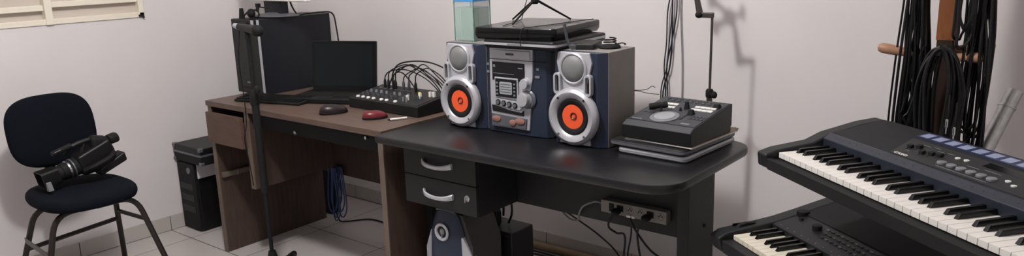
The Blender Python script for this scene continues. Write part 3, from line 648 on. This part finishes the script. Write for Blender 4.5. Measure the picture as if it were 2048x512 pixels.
# laptops on stereo
def closed_laptop(name, label, loc, rz, w, d, h, m, trim=None, group=None, under=None):
    t = thing(name, label, 'laptop', loc, rz)
    hx, hy = w / 2, d / 2; hb = h * .55
    B().rings([[(p[0], p[1], z) for p in rrect(-hx + i, hx - i, -hy + i, hy - i, .018 - i)] for i, z in ((.008, 0), (.001, hb * .5), (.0, hb))]).build('base', under or m, t)
    B().rings([[(p[0], p[1], z) for p in rrect(-hx + i, hx - i, -hy + i, hy - i, .018 - i)] for i, z in ((.0, hb + .001), (.0, h - .005), (.003, h - .001), (.008, h))]).build('lid', m, t)
    if trim:
        B().frame(rrect(-hx - .0008, hx + .0008, -hy - .0008, hy + .0008, .018), rrect(-hx + .003, hx - .003, -hy + .003, hy - .003, .016), hb - .004, hb + .004, 'z').build('edge_trim', trim, t)
    return t
t = closed_laptop('closed_laptop', 'closed laptop with a silver edge lying directly on the stereo unit', (-1.585, 2.165, 1.045), 2, .30, .34, .030, 'black', 'silver')
B().box(-.04, .02, -.172, -.169, .012, .019).build('latch', 'btng', t)
t = closed_laptop('closed_laptop', 'thick glossy black closed laptop topmost on the stereo unit', (-1.628, 2.185, 1.0755), 8, .315, .37, .040, 'gloss')
# mini tripod
tp = thing('mini_tripod', 'small black tripod with a ball head standing on the glossy closed laptop', 'tripod', (-1.655, 2.185, 1.1165))
hub = Vector((.012, .0, .077))
for dx, dy in ((-.002, -.112), (.075, .13), (-.13, .05)):
    B().tube([(dx, dy, .003), hub + Vector((dx, dy, 0)) * .06], .0032, 8, r1=.0045).build('leg', 'mblack', tp)
B().lathe([(.010, -.012), (.014, -.006), (.014, .006), (.010, .012), (.008, .03), (.012, .032), (.012, .036)], tuple(hub), 'z', 18).build('hub', 'mblack', tp)
tag(B().tube([(-1.66, 2.17, 1.21), (-1.70, 2.20, 1.17), (-1.745, 2.24, 1.125), (-1.74, 2.22, 1.1185), (-1.70, 2.13, 1.1185), (-1.665, 2.03, 1.1185)], .0016, 6, 8).build('thin_wire', 'cable'), 'thin black wire dropping from the tripod over the laptop lid', 'cable')
tag(B().tube([(-1.485, 2.32, 1.122), (-1.52, 2.27, 1.1180), (-1.53, 2.15, 1.1180), (-1.545, 2.02, 1.1180), (-1.552, 1.992, 1.1150), (-1.556, 1.985, 1.09), (-1.556, 1.985, 1.06)], .0016, 6, 8).build('thin_wire', 'cable'), 'thin black wire crossing the laptop lid and hanging over its front', 'cable')
# router with antenna on right speaker
rt = thing('wifi_router', 'dark flat router with an upright grey antenna on the right stereo speaker', 'router', (-1.392, 2.145, 1.0465), 20)
B().box(-.03, .032, -.07, .06, 0, .018).build('shell', 'bpanel', rt, bev=.004)
B().tube([(-.048, -.066, .012), (-.058, -.066, .035), (-.066, -.066, .083)], .0052, 10).build('antenna', 'btnd', rt)
B().box(-.05, -.026, -.072, -.06, .003, .016).build('antenna_hinge', 'btnd', rt, bev=.002)
ad = thing('cable_coil', 'flat black adapter with a coiled lead on the right stereo speaker beside the router', 'adapter', (-1.318, 2.155, 1.0465), 15)
B().lathe([(.036, 0), (.037, .004), (.034, .010), (.02, .012), (.001, .012)], (0, 0, 0), 'z', 24).build('disc', 'mblack', ad)
B().tube([(.02 * math.cos(a) * (1 + .1 * math.sin(3 * a)), .022 * math.sin(a), .015 + .0012 * a) for a in [k * .5 for k in range(30)]], .0022, 6).build('coiled_lead', 'cable', ad)
B().tube([(.02, 0, .013), (.04, .01, .016), (.046, .03, .01), (.038, .045, .006)], .002, 6, 5).build('loose_lead', 'cable', ad)
# wires sticking out from behind the right speaker
tag(B().tube([(-1.30, 2.225, .90), (-1.265, 2.25, .895), (-1.235, 2.26, .900), (-1.222, 2.27, .91), (-1.21, 2.27, .905)], .0012, 6, 6).build('thin_wire', 'cable'), 'thin curly wire end poking up behind the right stereo speaker', 'cable')
tag(B().tube([(-1.30, 2.225, .898), (-1.262, 2.25, .892), (-1.23, 2.26, .886), (-1.195, 2.27, .884)], .0012, 6, 6).build('thin_wire', 'cable'), 'thin straight wire end poking sideways behind the right stereo speaker', 'cable')
bc = thing('coiled_cable', 'coiled thick black cable lying on the desk behind the video mixer', 'cable', (-1.235, 2.31, .736))
B().tube([((.045 + .006 * math.sin(2.3 * a)) * math.cos(a), .030 * math.sin(a), .008 + .0022 * a) for a in [k * .4 for k in range(50)]], .0055, 8).build('coil', 'cable', bc)

# ------------------------------------------------------------------ right stack: laptops, papers, video mixer
closed_laptop('closed_laptop', 'silver closed laptop at the bottom of the stack on the black desk end', (-1.083, 2.185, .7355), -3, .245, .33, .020, 'silver')
closed_laptop('closed_laptop', 'dark closed laptop second from the bottom of the stack on the black desk end', (-1.095, 2.180, .7565), -4, .27, .33, .020, 'bpanel', 'dsilver', under='black')
pp = thing('paper_stack', 'ragged sheets of aged paper under the video mixer', 'papers', (-1.070, 2.175, .7775), -4)
for k in range(4):
    a = rnd.uniform(-2.5, 2.5); mtx = Matrix.Translation((rnd.uniform(-.006, .008), rnd.uniform(-.004, .008), k * .002)) @ Matrix.Rotation(R(a), 4, 'Z')
    B().box(-.117, .118, -.138, .140, 0, .0014, mtx).build('sheet', 'oldpaper' if k % 2 else 'paper', pp)
rg = B()
for k in range(10):
    x = .085 + rnd.uniform(0, .028); y = .132 + rnd.uniform(0, .02); rg.hexa([(x - .01, y - .01, .001), (x - .01, y - .01, .004), (x - .006, y + .022, .002), (x - .006, y + .022, .006), (x + .01, y - .01, .001), (x + .01, y - .01, .004), (x + .004, y + .018, .004), (x + .004, y + .018, .008 + rnd.uniform(0, .006))])
rg.build('torn_edge', 'oldpaper', pp, sm=False)
vm = thing('video_mixer', 'black sloped video mixer with a jog dial and faders on top of the stack', 'mixer', (-1.073, 2.160, .786), -4)
VW, VD = .122, .128
def vz(v): return .050 + .040 * (v + VD) / (2 * VD)
prof = [(-VD, .0), (VD - .006, .0), (VD - .006, .018), (VD, .018), (VD, .090), (-VD + .022, vz(-VD + .022)), (-VD, .040)]
B().prism(prof, -VW, VW, 'x').build('chassis', 'black', vm, bev=.0025)
def top(nm, m, u0, u1, v0, v1, h0, h1, bev=0, parent=None):
    return B().hexa([(u0, v0, vz(v0) + h0), (u0, v0, vz(v0) + h1), (u0, v1, vz(v1) + h0), (u0, v1, vz(v1) + h1), (u1, v0, vz(v0) + h0), (u1, v0, vz(v0) + h1), (u1, v1, vz(v1) + h0), (u1, v1, vz(v1) + h1)]).build(nm, m, parent or vm, bev=bev)
top('control_panel', 'vpanel', -.116, .116, -.100, .122, 0, .0012)
B().hexa([(-.118, -.1285, .040), (-.118, -.1285, .0415), (-.118, -.106, vz(-.106) + .0005), (-.118, -.106, vz(-.106) + .001), (.118, -.1285, .040), (.118, -.1285, .0415), (.118, -.106, vz(-.106) + .0005), (.118, -.106, vz(-.106) + .001)]).build('front_bevel', 'dsil2', vm)
zc = vz(-.055)
tilt = Matrix.Translation((-.012, -.055, zc)) @ Matrix.Rotation(math.atan(.04 / .256), 4, 'X')
B().lathe([(.046, .001), (.046, .004), (.042, .006), (.034, .005)], (0, 0, 0), 'z', 40, mt=tilt).build('jog_ring', 'btng', vm)
B().lathe([(.034, .003), (.033, .007), (.020, .0085), (.001, .0085)], (0, 0, 0), 'z', 40, mt=tilt).build('jog_dial', 'lcdp', vm)
for u0, u1, v in ((-.095, -.028, .056), (-.062, -.024, .028), (.032, .105, .056), (.030, .105, .032)):
    for k in range(4):
        w_ = (u1 - u0) / 4; top('light_key', 'white', u0 + k * w_, u0 + (k + 1) * w_ - .001, v - .006, v + .006, .001, .0045, bev=.0008)
for r_ in range(2):
    for k in range(9): top('small_button', 'btnd', -.098 + k * .022, -.086 + k * .022, .086 + r_ * .018, .094 + r_ * .018, .001, .0035, bev=.0006)
for k in range(4):
    for j in range(2): top('small_button', 'btnd', .062 + k * .013, .071 + k * .013, -.045 + j * .018, -.036 + j * .018, .001, .0035, bev=.0006)
for k in range(3): top('small_button', 'btnd', -.105 + k * .014, -.095 + k * .014, -.035, -.026, .001, .0035, bev=.0006)
top('fader_slot', 'mblack', .040, .046, -.060, .012, .001, .0016)
top('fader_slot', 'mblack', -.10, -.03, -.010, -.004, .001, .0016)
def fk(u, v, w_, h, nm='fader_knob'):
    z = vz(v); B().hexa([(u - w_, v - w_, z), (u - w_ * .6, v - w_ * .6, z + h), (u - w_, v + w_, z), (u - w_ * .6, v + w_ * .6, z + h), (u + w_, v - w_, z), (u + w_ * .6, v - w_ * .6, z + h), (u + w_, v + w_, z), (u + w_ * .6, v + w_ * .6, z + h)]).build(nm, 'mblack', vm, bev=.0015)
fk(.013, .036, .0075, .024); fk(.052, -.006, .010, .017); fk(.098, .072, .012, .014); fk(.004, .012, .004, .012)
B().tube([(-.085, -.028, vz(-.02) + .016), (-.035, .0, vz(0) + .022)], .0105, 12).tube([(-.045, -.028, vz(-.02)), (-.05, -.012, vz(0) + .014)], .004, 8).build('transition_lever', 'mblack', vm)
top('badge', 'btng', -.108, -.072, -.094, -.088, .0012, .0017); top('badge', 'btng', .062, .09, -.090, -.080, .0012, .0017)

# ------------------------------------------------------------------ stand rod behind the black desk
st = thing('microphone_stand', 'thin grey metal stand rod with a folded arm behind the video mixer', 'stand', (-1.133, 2.53, 0))
B().tube([(0, 0, .02), (0, 0, .845)], .0105, 14).build('lower_tube', 'rod', st)
B().tube([(0, 0, .845), (0.002, 0, 1.129)], .0045, 12).build('upper_rod', 'rod', st)
B().lathe([(.012, .836), (.014, .841), (.014, .860), (.010, .867)], (0, 0, 0), 'z', 16).build('clutch', 'mblack', st)
B().tube([(.010, -.012, .852), (.024, -.022, .852)], .004, 8).ell((.029, -.026, .852), .011, .009, .013).build('clutch_knob', 'mblack', st)
B().box(-.046, .008, -.006, .006, 1.118, 1.137).build('elbow', 'rod', st, bev=.003)
B().ell((-.046, -.004, 1.128), .014, .012, .012).build('joint_knob', 'mblack', st)
B().tube([(-.044, 0, 1.130), (-.056, 0, 1.18), (-.063, -.0, 1.23)], .012, 10, 3, r1=.008).build('arm_clamp', 'rod', st)
B().tube([(-.063, 0, 1.23), (-.09, -.02, 1.275)], .007, 12).ell((-.09, -.02, 1.285), .024, .022, .022).box(-.150, -.128, -.03, -.015, 1.235, 1.27).box(-.165, -.142, -.035, -.017, 1.325, 1.365).tube([(-.09, -.02, 1.285), (-.15, -.025, 1.345)], .008, 8).tube([(-.09, -.02, 1.285), (-.138, -.022, 1.25)], .008, 8).tube([(-.09, -.02, 1.285), (-.045, -.02, 1.30)], .006, 8).box(-.052, -.042, -.03, -.01, 1.28, 1.32).build('microphone_clip', 'mblack', st)
for a in (90, 215, 325):
    B().tube([(0, 0, .12), (.16 * math.cos(R(a)), .16 * math.sin(R(a)) , .01)], .007, 8).build('leg', 'rod', st)

# left microphone stand in front of the wooden desk
m2 = thing('microphone_stand', 'black microphone stand in front of the wooden desk drawer', 'stand', (-2.752, 1.745, 0))
def LS(z): return (-.012 * (z / 1.1), 0, z)
B().tube([LS(.13), LS(.42)], .0085, 14).tube([LS(.405), LS(.80)], .0155, 16).build('lower_tube', 'mblack', m2)
B().tube([LS(.80), LS(1.085)], .0085, 12).build('upper_rod', 'mblack', m2)
B().lathe([(.013, .775), (.019, .785), (.019, .83), (.012, .845)], (-.009, 0, 0), 'z', 18).build('clutch', 'mblack', m2)
B().tube([(0.005, -.005, .845), (.028, -.012, .85)], .005, 8).ell((.036, -.014, .852), .013, .011, .017).build('clutch_knob', 'mblack', m2)
B().lathe([(.016, .06), (.03, .075), (.026, .10), (.015, .145)], (0, 0, 0), 'z', 20).build('leg_collar', 'mblack', m2)
for a, L_ in ((128, .265), (250, .265), (10, .265)):
    dx, dy = L_ * math.cos(R(a)), L_ * math.sin(R(a))
    o = B().tube([(0, 0, .10), (dx * .6, dy * .6, .045), (dx, dy, .016)], .009, 10).build('leg', 'mblack', m2)
    B().tube([(dx * .86, dy * .86, .024), (dx * 1.08, dy * 1.08, .0145)], .0145, 12).build('rubber_foot', 'mblack', o)
B().ell((-.012, 0, 1.083), .011, .011, .011).tube([(-.012, 0, 1.078), (-.012, 0, 1.05)], .011, 12).build('swivel', 'mblack', m2)
mic = thing('microphone', 'black handheld microphone with a bright tip held level on the front stand', 'microphone', (-2.764, 1.745, 1.0985), 0)
B().tube([(-.055, 0, .002), (.01, 0, -.004)], .0135, 18, r1=.017).tube([(.01, 0, -.004), (.065, 0, -.009)], .017, 18, r1=.022).build('body', 'black', mic)
B().tube([(-.085, 0, .005), (-.055, 0, .002)], .0105, 16, r1=.0125).build('connector', 'silver', mic)
B().ell((.075, 0, -.010), .026, .0235, .0235).build('grille', 'mblack', mic)
tag(B().tube([(-2.835, 1.755, 1.09), (-2.87, 1.76, .95), (-2.895, 1.78, .80), (-2.915, 1.79, .68), (-2.935, 1.785, .60), (-2.92, 1.785, .52), (-2.91, 1.79, .40)], .0022, 6, 8).build('thin_wire', 'cable'), 'thin dark wire hanging in front of the wooden drawer', 'cable')
tag(B().tube([(-3.12, 1.93, .744), (-3.13, 1.96, .765), (-3.09, 1.985, .772), (-3.05, 1.99, .755), (-3.0, 2.0, .745)], .0028, 6, 8).build('keyboard_cable', 'cable'), 'black cable loop rising behind the slim keyboard', 'cable')

# ------------------------------------------------------------------ cords hanging on the back wall
for k, (x, r_, m_, lab) in enumerate(((-1.408, .0026, 'bcable', ''), (-1.395, .0030, 'bcable', ''), (-1.382, .0026, 'bcable', ''), (-1.40, .0024, 'bcable', ''))):
    pts = [(x + .035 + rnd.uniform(-.01, .01), 2.716, 2.6), (x + .03 + rnd.uniform(-.012, .012), 2.716, 1.6), (x + .02 + rnd.uniform(-.010, .010), 2.716, 1.25), (x + .02 + rnd.uniform(-.012, .012), 2.716, 1.12), (x + .008 + rnd.uniform(-.012, .012), 2.716, 1.0), (x + rnd.uniform(-.016, .010), 2.716, .9), (x - .005 + rnd.uniform(-.02, .016), 2.716, .78), (x + rnd.uniform(-.01, .01), 2.714, .5), (x, 2.700, .3)]
    tag(B().tube(pts, r_, 7, 8).build('wall_cable', m_), 'navy cable hanging down the back wall behind the video mixer', 'cable', 'navy cables on the back wall')
tag(B().tube([(-1.335, 2.722, 2.6), (-1.345, 2.722, 1.3), (-1.345, 2.722, 1.1), (-1.335, 2.722, .9), (-1.335, 2.722, .6), (-1.335, 2.70, .3)], .0022, 6, 6).build('wall_cable', 'gcable'), 'pale grey cable hanging down the back wall beside the navy ones', 'cable')

# ------------------------------------------------------------------ coat rack with cables
cr = thing('coat_rack', 'brown wooden post rack with rounded pegs loaded with black cables', 'rack', (-.393, 2.46, 0))
B().prism(rrect(-.024, .024, -.024, .024, .005), 1.085, 1.95, 'z').build('post', 'post', cr)
B().prism(rrect(-.022, .022, -.022, .022, .005), .02, 1.085, 'z').build('lower_post', 'postd', cr)
def peg(p0, d, L_, nm='peg'):
    p0 = Vector(p0); d = Vector(d).normalized()
    return B().tube([p0, p0 + d * L_ * .5, p0 + d * L_ * .86, p0 + d * L_ * .95, p0 + d * L_ * 0.99, p0 + d * L_], .0125, 16).build(nm, 'peg', cr)
def pegs(p0, d, L_):
    p0 = Vector(p0); d = Vector(d).normalized(); n = d.orthogonal().normalized(); b2 = d.cross(n)
    rs = []
    for t, r in ((0, .011), (.3, .012), (.6, .0135), (.8, .0155), (.92, .0150), (.98, .0105), (1.0, .003)):
        rs.append([p0 + d * L_ * t + (n * math.cos(a) + b2 * math.sin(a)) * r for a in [2 * math.pi * k / 16 for k in range(16)]])
    B().rings(rs).build('peg', 'peg', cr)
pegs((-.02, 0, 1.030), (-1, -.05, .16), .16); pegs((.02, 0, 1.035), (1, -.45, .10), .085); pegs((.02, .01, 1.055), (1, .2, .17), .10)
B().tube([(0, -.02, 1.055), (0, -.12, 1.06)], .008, 10).build('front_hook', 'mblack', cr)
pegs((-.02, 0, 1.62), (-1, -.05, .2), .16); pegs((.02, 0, 1.62), (1, -.1, .2), .16); pegs((.02, -.01, 1.72), (1, -1, .25), .10)
B().prism(rrect(-.2, .2, -.028, .028, .01), 0, .03, 'z').prism(rrect(-.028, .028, -.2, .2, .01), .031, .055, 'z').build('base_cross', 'postd', cr, bev=.003)
def hang(px, py, zt, zb, w_, n, lab, grp, r_=.0036, jig=.012, flip=0):
    for k in range(n):
        cx = px + rnd.uniform(-jig, jig) * 1.6; cy = py + rnd.uniform(-jig, jig) * 1.4; z1 = zb + rnd.uniform(0, .10)
        ww = w_ * rnd.uniform(.35, 1.0); a = rnd.uniform(-.5, .5)
        ux, uy = math.cos(a), math.sin(a) * .6
        def P(s, z, jj=1): return (cx + s * ww * ux + rnd.uniform(-jig, jig) * .55 * jj, cy + s * ww * uy + rnd.uniform(-jig, jig) * .5 * jj, z)
        H = zt - z1
        pts = [P(0, zt + .012, .2), P(-.22, zt - .02, .4), P(-.35, zt - H * .25), P(-.5, zt - H * .5), P(-.8, zt - H * .72), P(-.9, z1 + .05), P(-.5, z1 + .012), P(0, z1), P(.5, z1 + .012), P(.9, z1 + .05), P(.85, zt - H * .7), P(.5, zt - H * .5), P(.4, zt - H * .25), P(.22, zt - .02, .4), P(0, zt + .012, .2)]
        tag(B().tube(pts, r_ * rnd.uniform(.85, 1.2), 6, 5).build('hanging_cable', 'cable'), lab, 'cable', grp)
hang(-.475, 2.44, 1.655, .74, .036, 15, 'long black cable looped over the high peg left of the rack post', 'cables on the high left peg')
hang(-.308, 2.43, 1.655, .74, .036, 13, 'long black cable looped over the high peg right of the rack post', 'cables on the high right peg', jig=.011)
hang(-.455, 2.44, 1.055, .72, .040, 6, 'black cable looped over the low left peg of the rack', 'cables on the low left peg')
def ringhang(px, py, zt, zb, w_, n, lab, grp):
    for k in range(n):
        z1 = zb + rnd.uniform(0, .12); ww = w_ * rnd.uniform(.22, 1.05); cy = py + rnd.uniform(-.035, .02); cx = px + rnd.uniform(-.008, .008); zt_ = zt - rnd.uniform(0, .012)
        cz = (zt_ + z1) / 2; hh = (zt_ - z1) / 2; pts = []
        for j in range(15):
            a = 2 * math.pi * j / 14 + math.pi / 2
            e = abs(math.sin(a)) ** .8 * math.copysign(1, math.sin(a))
            pts.append((cx + ww * math.cos(a) * (1 if math.sin(a) > -.2 else .85), cy + .004 * math.sin(3 * a + k), cz + hh * e))
        tag(B().tube(pts, .0042, 6, 5).build('coiled_cable', 'cable'), lab, 'cable', grp)
ringhang(-.384, 2.37, 1.078, .68, .060, 20, 'thick black cable coil hung on the front peg of the rack', 'cable coils on the front peg')
hang(-.350, 2.40, 1.72, 1.03, .018, 4, 'black cable strung beside the rack post down to the coils', 'cables on the top front peg', r_=.004, jig=.010)
for x, z, lab in ((-.352, .86, 'metal jack plug dangling among the rack cables, the upper one'), (-.333, .84, 'metal jack plug dangling among the rack cables, the lower one')):
    t = thing('jack_plug', lab, 'plug', (x, 2.325, z))
    B().lathe([(.0015, -.018), (.0022, -.016), (.0022, 0), (.004, .001), (.004, .02), (.003, .024)], (0, 0, 0), 'z', 12).build('metal_body', 'chrome', t)
    B().tube([(0, 0, .022), (.002, 0, .05), (0, .01, .09)], .0022, 6, 4).build('cord', 'cable', t)

# galvanised pipe leaning on the back wall
gp = thing('metal_pipe', 'galvanised metal pipe leaning against the back wall behind the large keyboard', 'pipe')
p1 = Vector((-.232, 2.64, .922)); p0 = Vector((-.50, 2.18, .018)); dd = (p1 - p0)
ax = dd.normalized(); n = ax.orthogonal().normalized(); b2 = ax.cross(n)
def cr_(c, r): return [c + (n * math.cos(a) + b2 * math.sin(a)) * r for a in [2 * math.pi * k / 24 for k in range(24)]]
B().rings([cr_(p0, .022), cr_(p1, .022), cr_(p1, .0185), cr_(p0, .0185)], closed=True).build('tube', 'zinc', gp)
B().rings([cr_(p1 - ax * .055, .0245), cr_(p1 - ax * .05, .0245), cr_(p1 - ax * .05, .0222), cr_(p1 - ax * .055, .0222)], closed=True).build('collar', 'zinc', gp)

# ------------------------------------------------------------------ keyboards
def piano(parent, n_oct, W_, wkey, zk, v0=0, blen=.092, wlen=.128):
    """keys with the front-left white corner at local origin"""
    kw = W_ / (7 * n_oct + 1); tot = 7 * n_oct + 1
    for i in range(tot):
        a, c = i * kw + .0005, (i + 1) * kw - .0005
        B().box(a, c, v0, v0 + wlen, zk - .006, zk).box(a, c, v0, v0 + .003, zk - .014, zk - .005).build('white_key', wkey, parent, bev=.0008, seg=1)
    for o_ in range(n_oct):
        for j, cx in ((0, .93), (1, 2.07), (3, 3.9), (4, 5.0), (5, 6.1)):
            x = (o_ * 7 + cx) * kw; hw = .0052
            y0 = v0 + wlen - blen
            B().hexa([(x - hw, y0, zk - .002), (x - hw + .0012, y0 + .009, zk + .011), (x - hw, v0 + wlen, zk - .002), (x - hw + .0012, v0 + wlen, zk + .012), (x + hw, y0, zk - .002), (x + hw - .0012, y0 + .009, zk + .011), (x + hw, v0 + wlen, zk - .002), (x + hw - .0012, v0 + wlen, zk + .012)]).build('black_key', 'blackkey', parent, bev=.001)
k1 = thing('electronic_keyboard', 'large dark electronic keyboard with white keys on the upper tier of the stand', 'keyboard', (-.654, 1.889, 0), -38.2)
piano(k1, 5, .836, 'whitekey', .846)
U0, U1 = -.045, .90
# side cheeks + bottom tray
B().prism([(-.032, .805), (.30, .800), (.34, .83), (.345, .885), (.31, .905), (.25, .900), (.145, .880), (.10, .862), (.0, .852), (-.036, .842)], U0, -.003, 'x').build('left_cheek', 'kgrey', k1, bev=.006, seg=3)
B().prism([(-.032, .805), (.30, .800), (.34, .83), (.345, .885), (.31, .905), (.25, .900), (.145, .880), (.10, .862), (.0, .852), (-.036, .842)], .839, U1, 'x').build('right_cheek', 'kgrey', k1, bev=.006, seg=3)
B().prism([(-.030, .803), (.30, .798), (.30, .82), (.12, .829), (-.016, .829), (-.016, .832), (-.032, .832)], -.0035, .8395, 'x').build('bottom_case', 'mblack', k1, bev=.003)
B().prism([(.128, .830), (.128, .872), (.148, .884), (.152, .884), (.152, .830)], -.0035, .8395, 'x').build('front_band', 'kband', k1, bev=.002)
B().prism([(.1525, .83), (.1525, .882), (.165, .885), (.25, .900), (.305, .906), (.335, .898), (.345, .88), (.34, .83)], -.0035, .8395, 'x').build('top_case', 'kgrille', k1, bev=.003)
def kz(v): return .882 + (v - .1525) / (.25 - .1525) * .018 if v < .25 else .900 + (v - .25) / .055 * .006
def kt(nm, m, u0, u1, v0, v1, h=.0015, base=-.001, bev=0, par=None):
    return B().hexa([(u0, v0, kz(v0) + base), (u0, v0, kz(v0) + h), (u0, v1, kz(v1) + base), (u0, v1, kz(v1) + h), (u1, v0, kz(v0) + base), (u1, v0, kz(v0) + h), (u1, v1, kz(v1) + base), (u1, v1, kz(v1) + h)]).build(nm, m, par or k1, bev=bev)
o = kt('control_panel', 'kpanel', .205, .70, .158, .249, .0012)
# skew the left edge of the panel
for v in o.data.vertices:
    if v.co.x < .3 and v.co.y > .2: v.co.x -= .035
ds = kt('display_strip', 'dispblue', .160, .80, .264, .302, .0014)
for i in range(16):
    u = .166 + i * .0385
    kt('display_block', 'displt', u, u + .026, .270, .297, .0019, 0, par=k1)
for i in range(6): 
    u = .335 + i * .0262; v = .183
    B().lathe([(.0105, kz(v)), (.0105, kz(v) + .004), (.009, kz(v) + .0055), (.001, kz(v) + .0058)], (u, v, 0), 'z', 20).build('round_button', 'btng', k1)
for u, v in ((.336, .222), (.358, .224), (.492, .196), (.515, .186), (.54, .21), (.57, .20), (.60, .19)):
    B().lathe([(.0055, kz(v)), (.0055, kz(v) + .003), (.001, kz(v) + .0035)], (u, v, 0), 'z', 14).build('small_button', 'white', k1)
for u, v in ((.215, .205), (.232, .215), (.262, .196), (.283, .203), (.303, .207)):
    kt('slider_slot', 'mblack', u - .002, u + .002, v - .014, v + .016, .0016, par=k1)
    kt('slider_knob', 'mblack', u - .006, u + .006, v - .006, v + .004, .009, bev=.001)
for u, v, w_ in ((.225, .232, .02), (.252, .236, .02), (.275, .225, .018), (.300, .229, .018), (.218, .188, .012), (.38, .205, .03), (.42, .21, .04), (.44, .19, .03)): kt('print_line', 'btng', u, u + w_, v, v + .0015, .0016, par=k1)
kt('print_line', 'btng', .335, .47, .166, .1672, .0016); kt('screen_window', 'lcd', .40, .50, .222, .244, .0016)
for i in range(30):
    u = .03 + i * .027; kt('print_dot', 'btng', u, u + .004, .1385, .1398, .0005, -.004) if 0 else B().box(u, u + .004, .1385, .1397, .8785, .8795).build('print_dot', 'btnd', k1)
text('brand_lettering', 'CASIO', .0105, 'white', k1, (.232, .1645, kz(.1645) + .0016), (math.atan(.18), 0, 0), sx=1.35)
# lower keyboard
k2 = thing('electronic_keyboard', 'smaller black electronic keyboard with cream keys on the lower tier of the stand', 'keyboard', (-.786, 1.940, 0), -35.5)
piano(k2, 5, .836, 'creamkey', .578, blen=.088, wlen=.125)
B().prism([(-.035, .530), (.36, .525), (.37, .60), (.34, .635), (.22, .612), (.15, .600), (.09, .594), (-.02, .585), (-.045, .572)], -.050, -.003, 'x').build('left_cheek', 'kgrey', k2, bev=.007, seg=3)
B().prism([(-.035, .530), (.36, .525), (.37, .60), (.34, .635), (.22, .612), (.15, .600), (.09, .594), (-.02, .585), (-.045, .572)], .839, .89, 'x').build('right_cheek', 'kgrey', k2, bev=.007, seg=3)
B().prism([(-.033, .530), (.36, .525), (.36, .545), (.14, .5605), (-.004, .5605), (-.004, .566), (-.035, .566)], -.0035, .8395, 'x').build('bottom_case', 'kgrey', k2, bev=.004)
B().prism([(.126, .562), (.126, .594), (.14, .598), (.22, .610), (.23, .612), (.35, .636), (.37, .60), (.365, .562)], -.0035, .8395, 'x').build('top_case', 'kgrey', k2, bev=.002)
B().hexa([(.0, .225, .610), (.0, .225, .614), (.0, .345, .632), (.0, .345, .638), (.83, .225, .610), (.83, .225, .614), (.83, .345, .632), (.83, .345, .638)]).build('rear_panel', 'mblack', k2, bev=.002)
def k2z(v): return .598 + (v - .14) * .15
for u, v, r_, h in ((.105, .190, .013, .012), (.000, .222, .017, .010), (.028, .197, .006, .004)):
    B().lathe([(r_, k2z(v) - .002), (r_, k2z(v) + h), (r_ * .8, k2z(v) + h + .002), (.001, k2z(v) + h + .002)], (u, v, 0), 'z', 22).build('dial', 'mblack', k2)
B().prism([(.02, .584), (.035, .595), (.055, .599), (.08, .597), (.092, .590)], -.034, -.020, 'x').build('pitch_wheel', 'mblack', k2, bev=.002)
B().box(-.0385, -.0345, .02, .095, .586, .5955).build('wheel_slot', 'gloss', k2)
for r_ in range(3):
    for i in range(16):
        u = .125 + i * .018 + r_ * .012; v = .205 - r_ * .020
        B().box(u, u + .009, v, v + .005, k2z(v) - .001, k2z(v) + .003).build('panel_button', 'btnd' if (i + r_) % 3 else 'btng', k2)
for i in range(12):
    u = .02 + i * .03; B().box(u, u + .004, .135, .1365, .5965, .5985).build('print_dot', 'btng', k2)
# keyboard stand
ks = thing('keyboard_stand', 'black two-tier keyboard stand carrying both electronic keyboards', 'stand', (-.30, 1.80, 0), -37)
# local axes like the keyboards
for u in (.02, .50):
    B().box(u - .018, u + .018, .25, .29, .03, .792).build('column', 'mblack', ks, bev=.003)
    B().box(u - .018, u + .018, -.22, .28, .0, .03).build('foot', 'mblack', ks, bev=.004)
    o = B().box(u - .014, u + .014, -.12, .27, .772, .792).build('upper_arm', 'mblack', ks, bev=.003)
    o = B().box(u - .014, u + .014, -.24, .27, .500, .520).build('lower_arm', 'mblack', ks, bev=.003)
B().box(-.23, .70, -.03, .01, .738, .770).build('cross_beam', 'mblack', ks, bev=.003)
B().box(-.20, -.07, -.036, -.0305, .740, .7455).build('reflection_strip', 'white', ks)  # white strip added to paint a reflected sliver of light along the beam
B().ell((-.235, -.01, .755), .02, .022, .02).build('end_cap', 'mblack', ks)

# ------------------------------------------------------------------ light, world, camera
ld = bpy.data.lights.new('ceiling_lamp', 'POINT'); ld.energy = 112; ld.shadow_soft_size = .085; ld.color = (1.0, .985, .965)
lo = bpy.data.objects.new('ceiling_lamp', ld); COL.objects.link(lo); lo.location = (-1.72, .98, 2.55)
wl = bpy.data.worlds.new('world'); bpy.context.scene.world = wl; wl.use_nodes = True
wl.node_tree.nodes['Background'].inputs[0].default_value = (.95, .93, .93, 1); wl.node_tree.nodes['Background'].inputs[1].default_value = .30
cd = bpy.data.cameras.new('camera'); co = bpy.data.objects.new('camera', cd); COL.objects.link(co)
cd.sensor_width = 36; cd.lens = 1529.6 / 2048 * 36; cd.clip_start = .02
X = Vector((0.78199886, 0.11725981, -0.61215025)); Y = Vector((0.62257012, -0.19380965, 0.75818485)); Z = Vector((-0.02973601, -0.97400614, -0.22456138))
right = Vector((X[0], Y[0], Z[0])); down = Vector((X[1], Y[1], Z[1])); fwd = Vector((X[2], Y[2], Z[2]))
m = Matrix((right, -down, -fwd)).transposed().to_4x4(); m.translation = Vector((0, 0, 1.364)); co.matrix_world = m
sc = bpy.context.scene; sc.camera = co
sc.view_settings.view_transform = 'Standard'; sc.view_settings.look = 'None'; sc.view_settings.exposure = 0
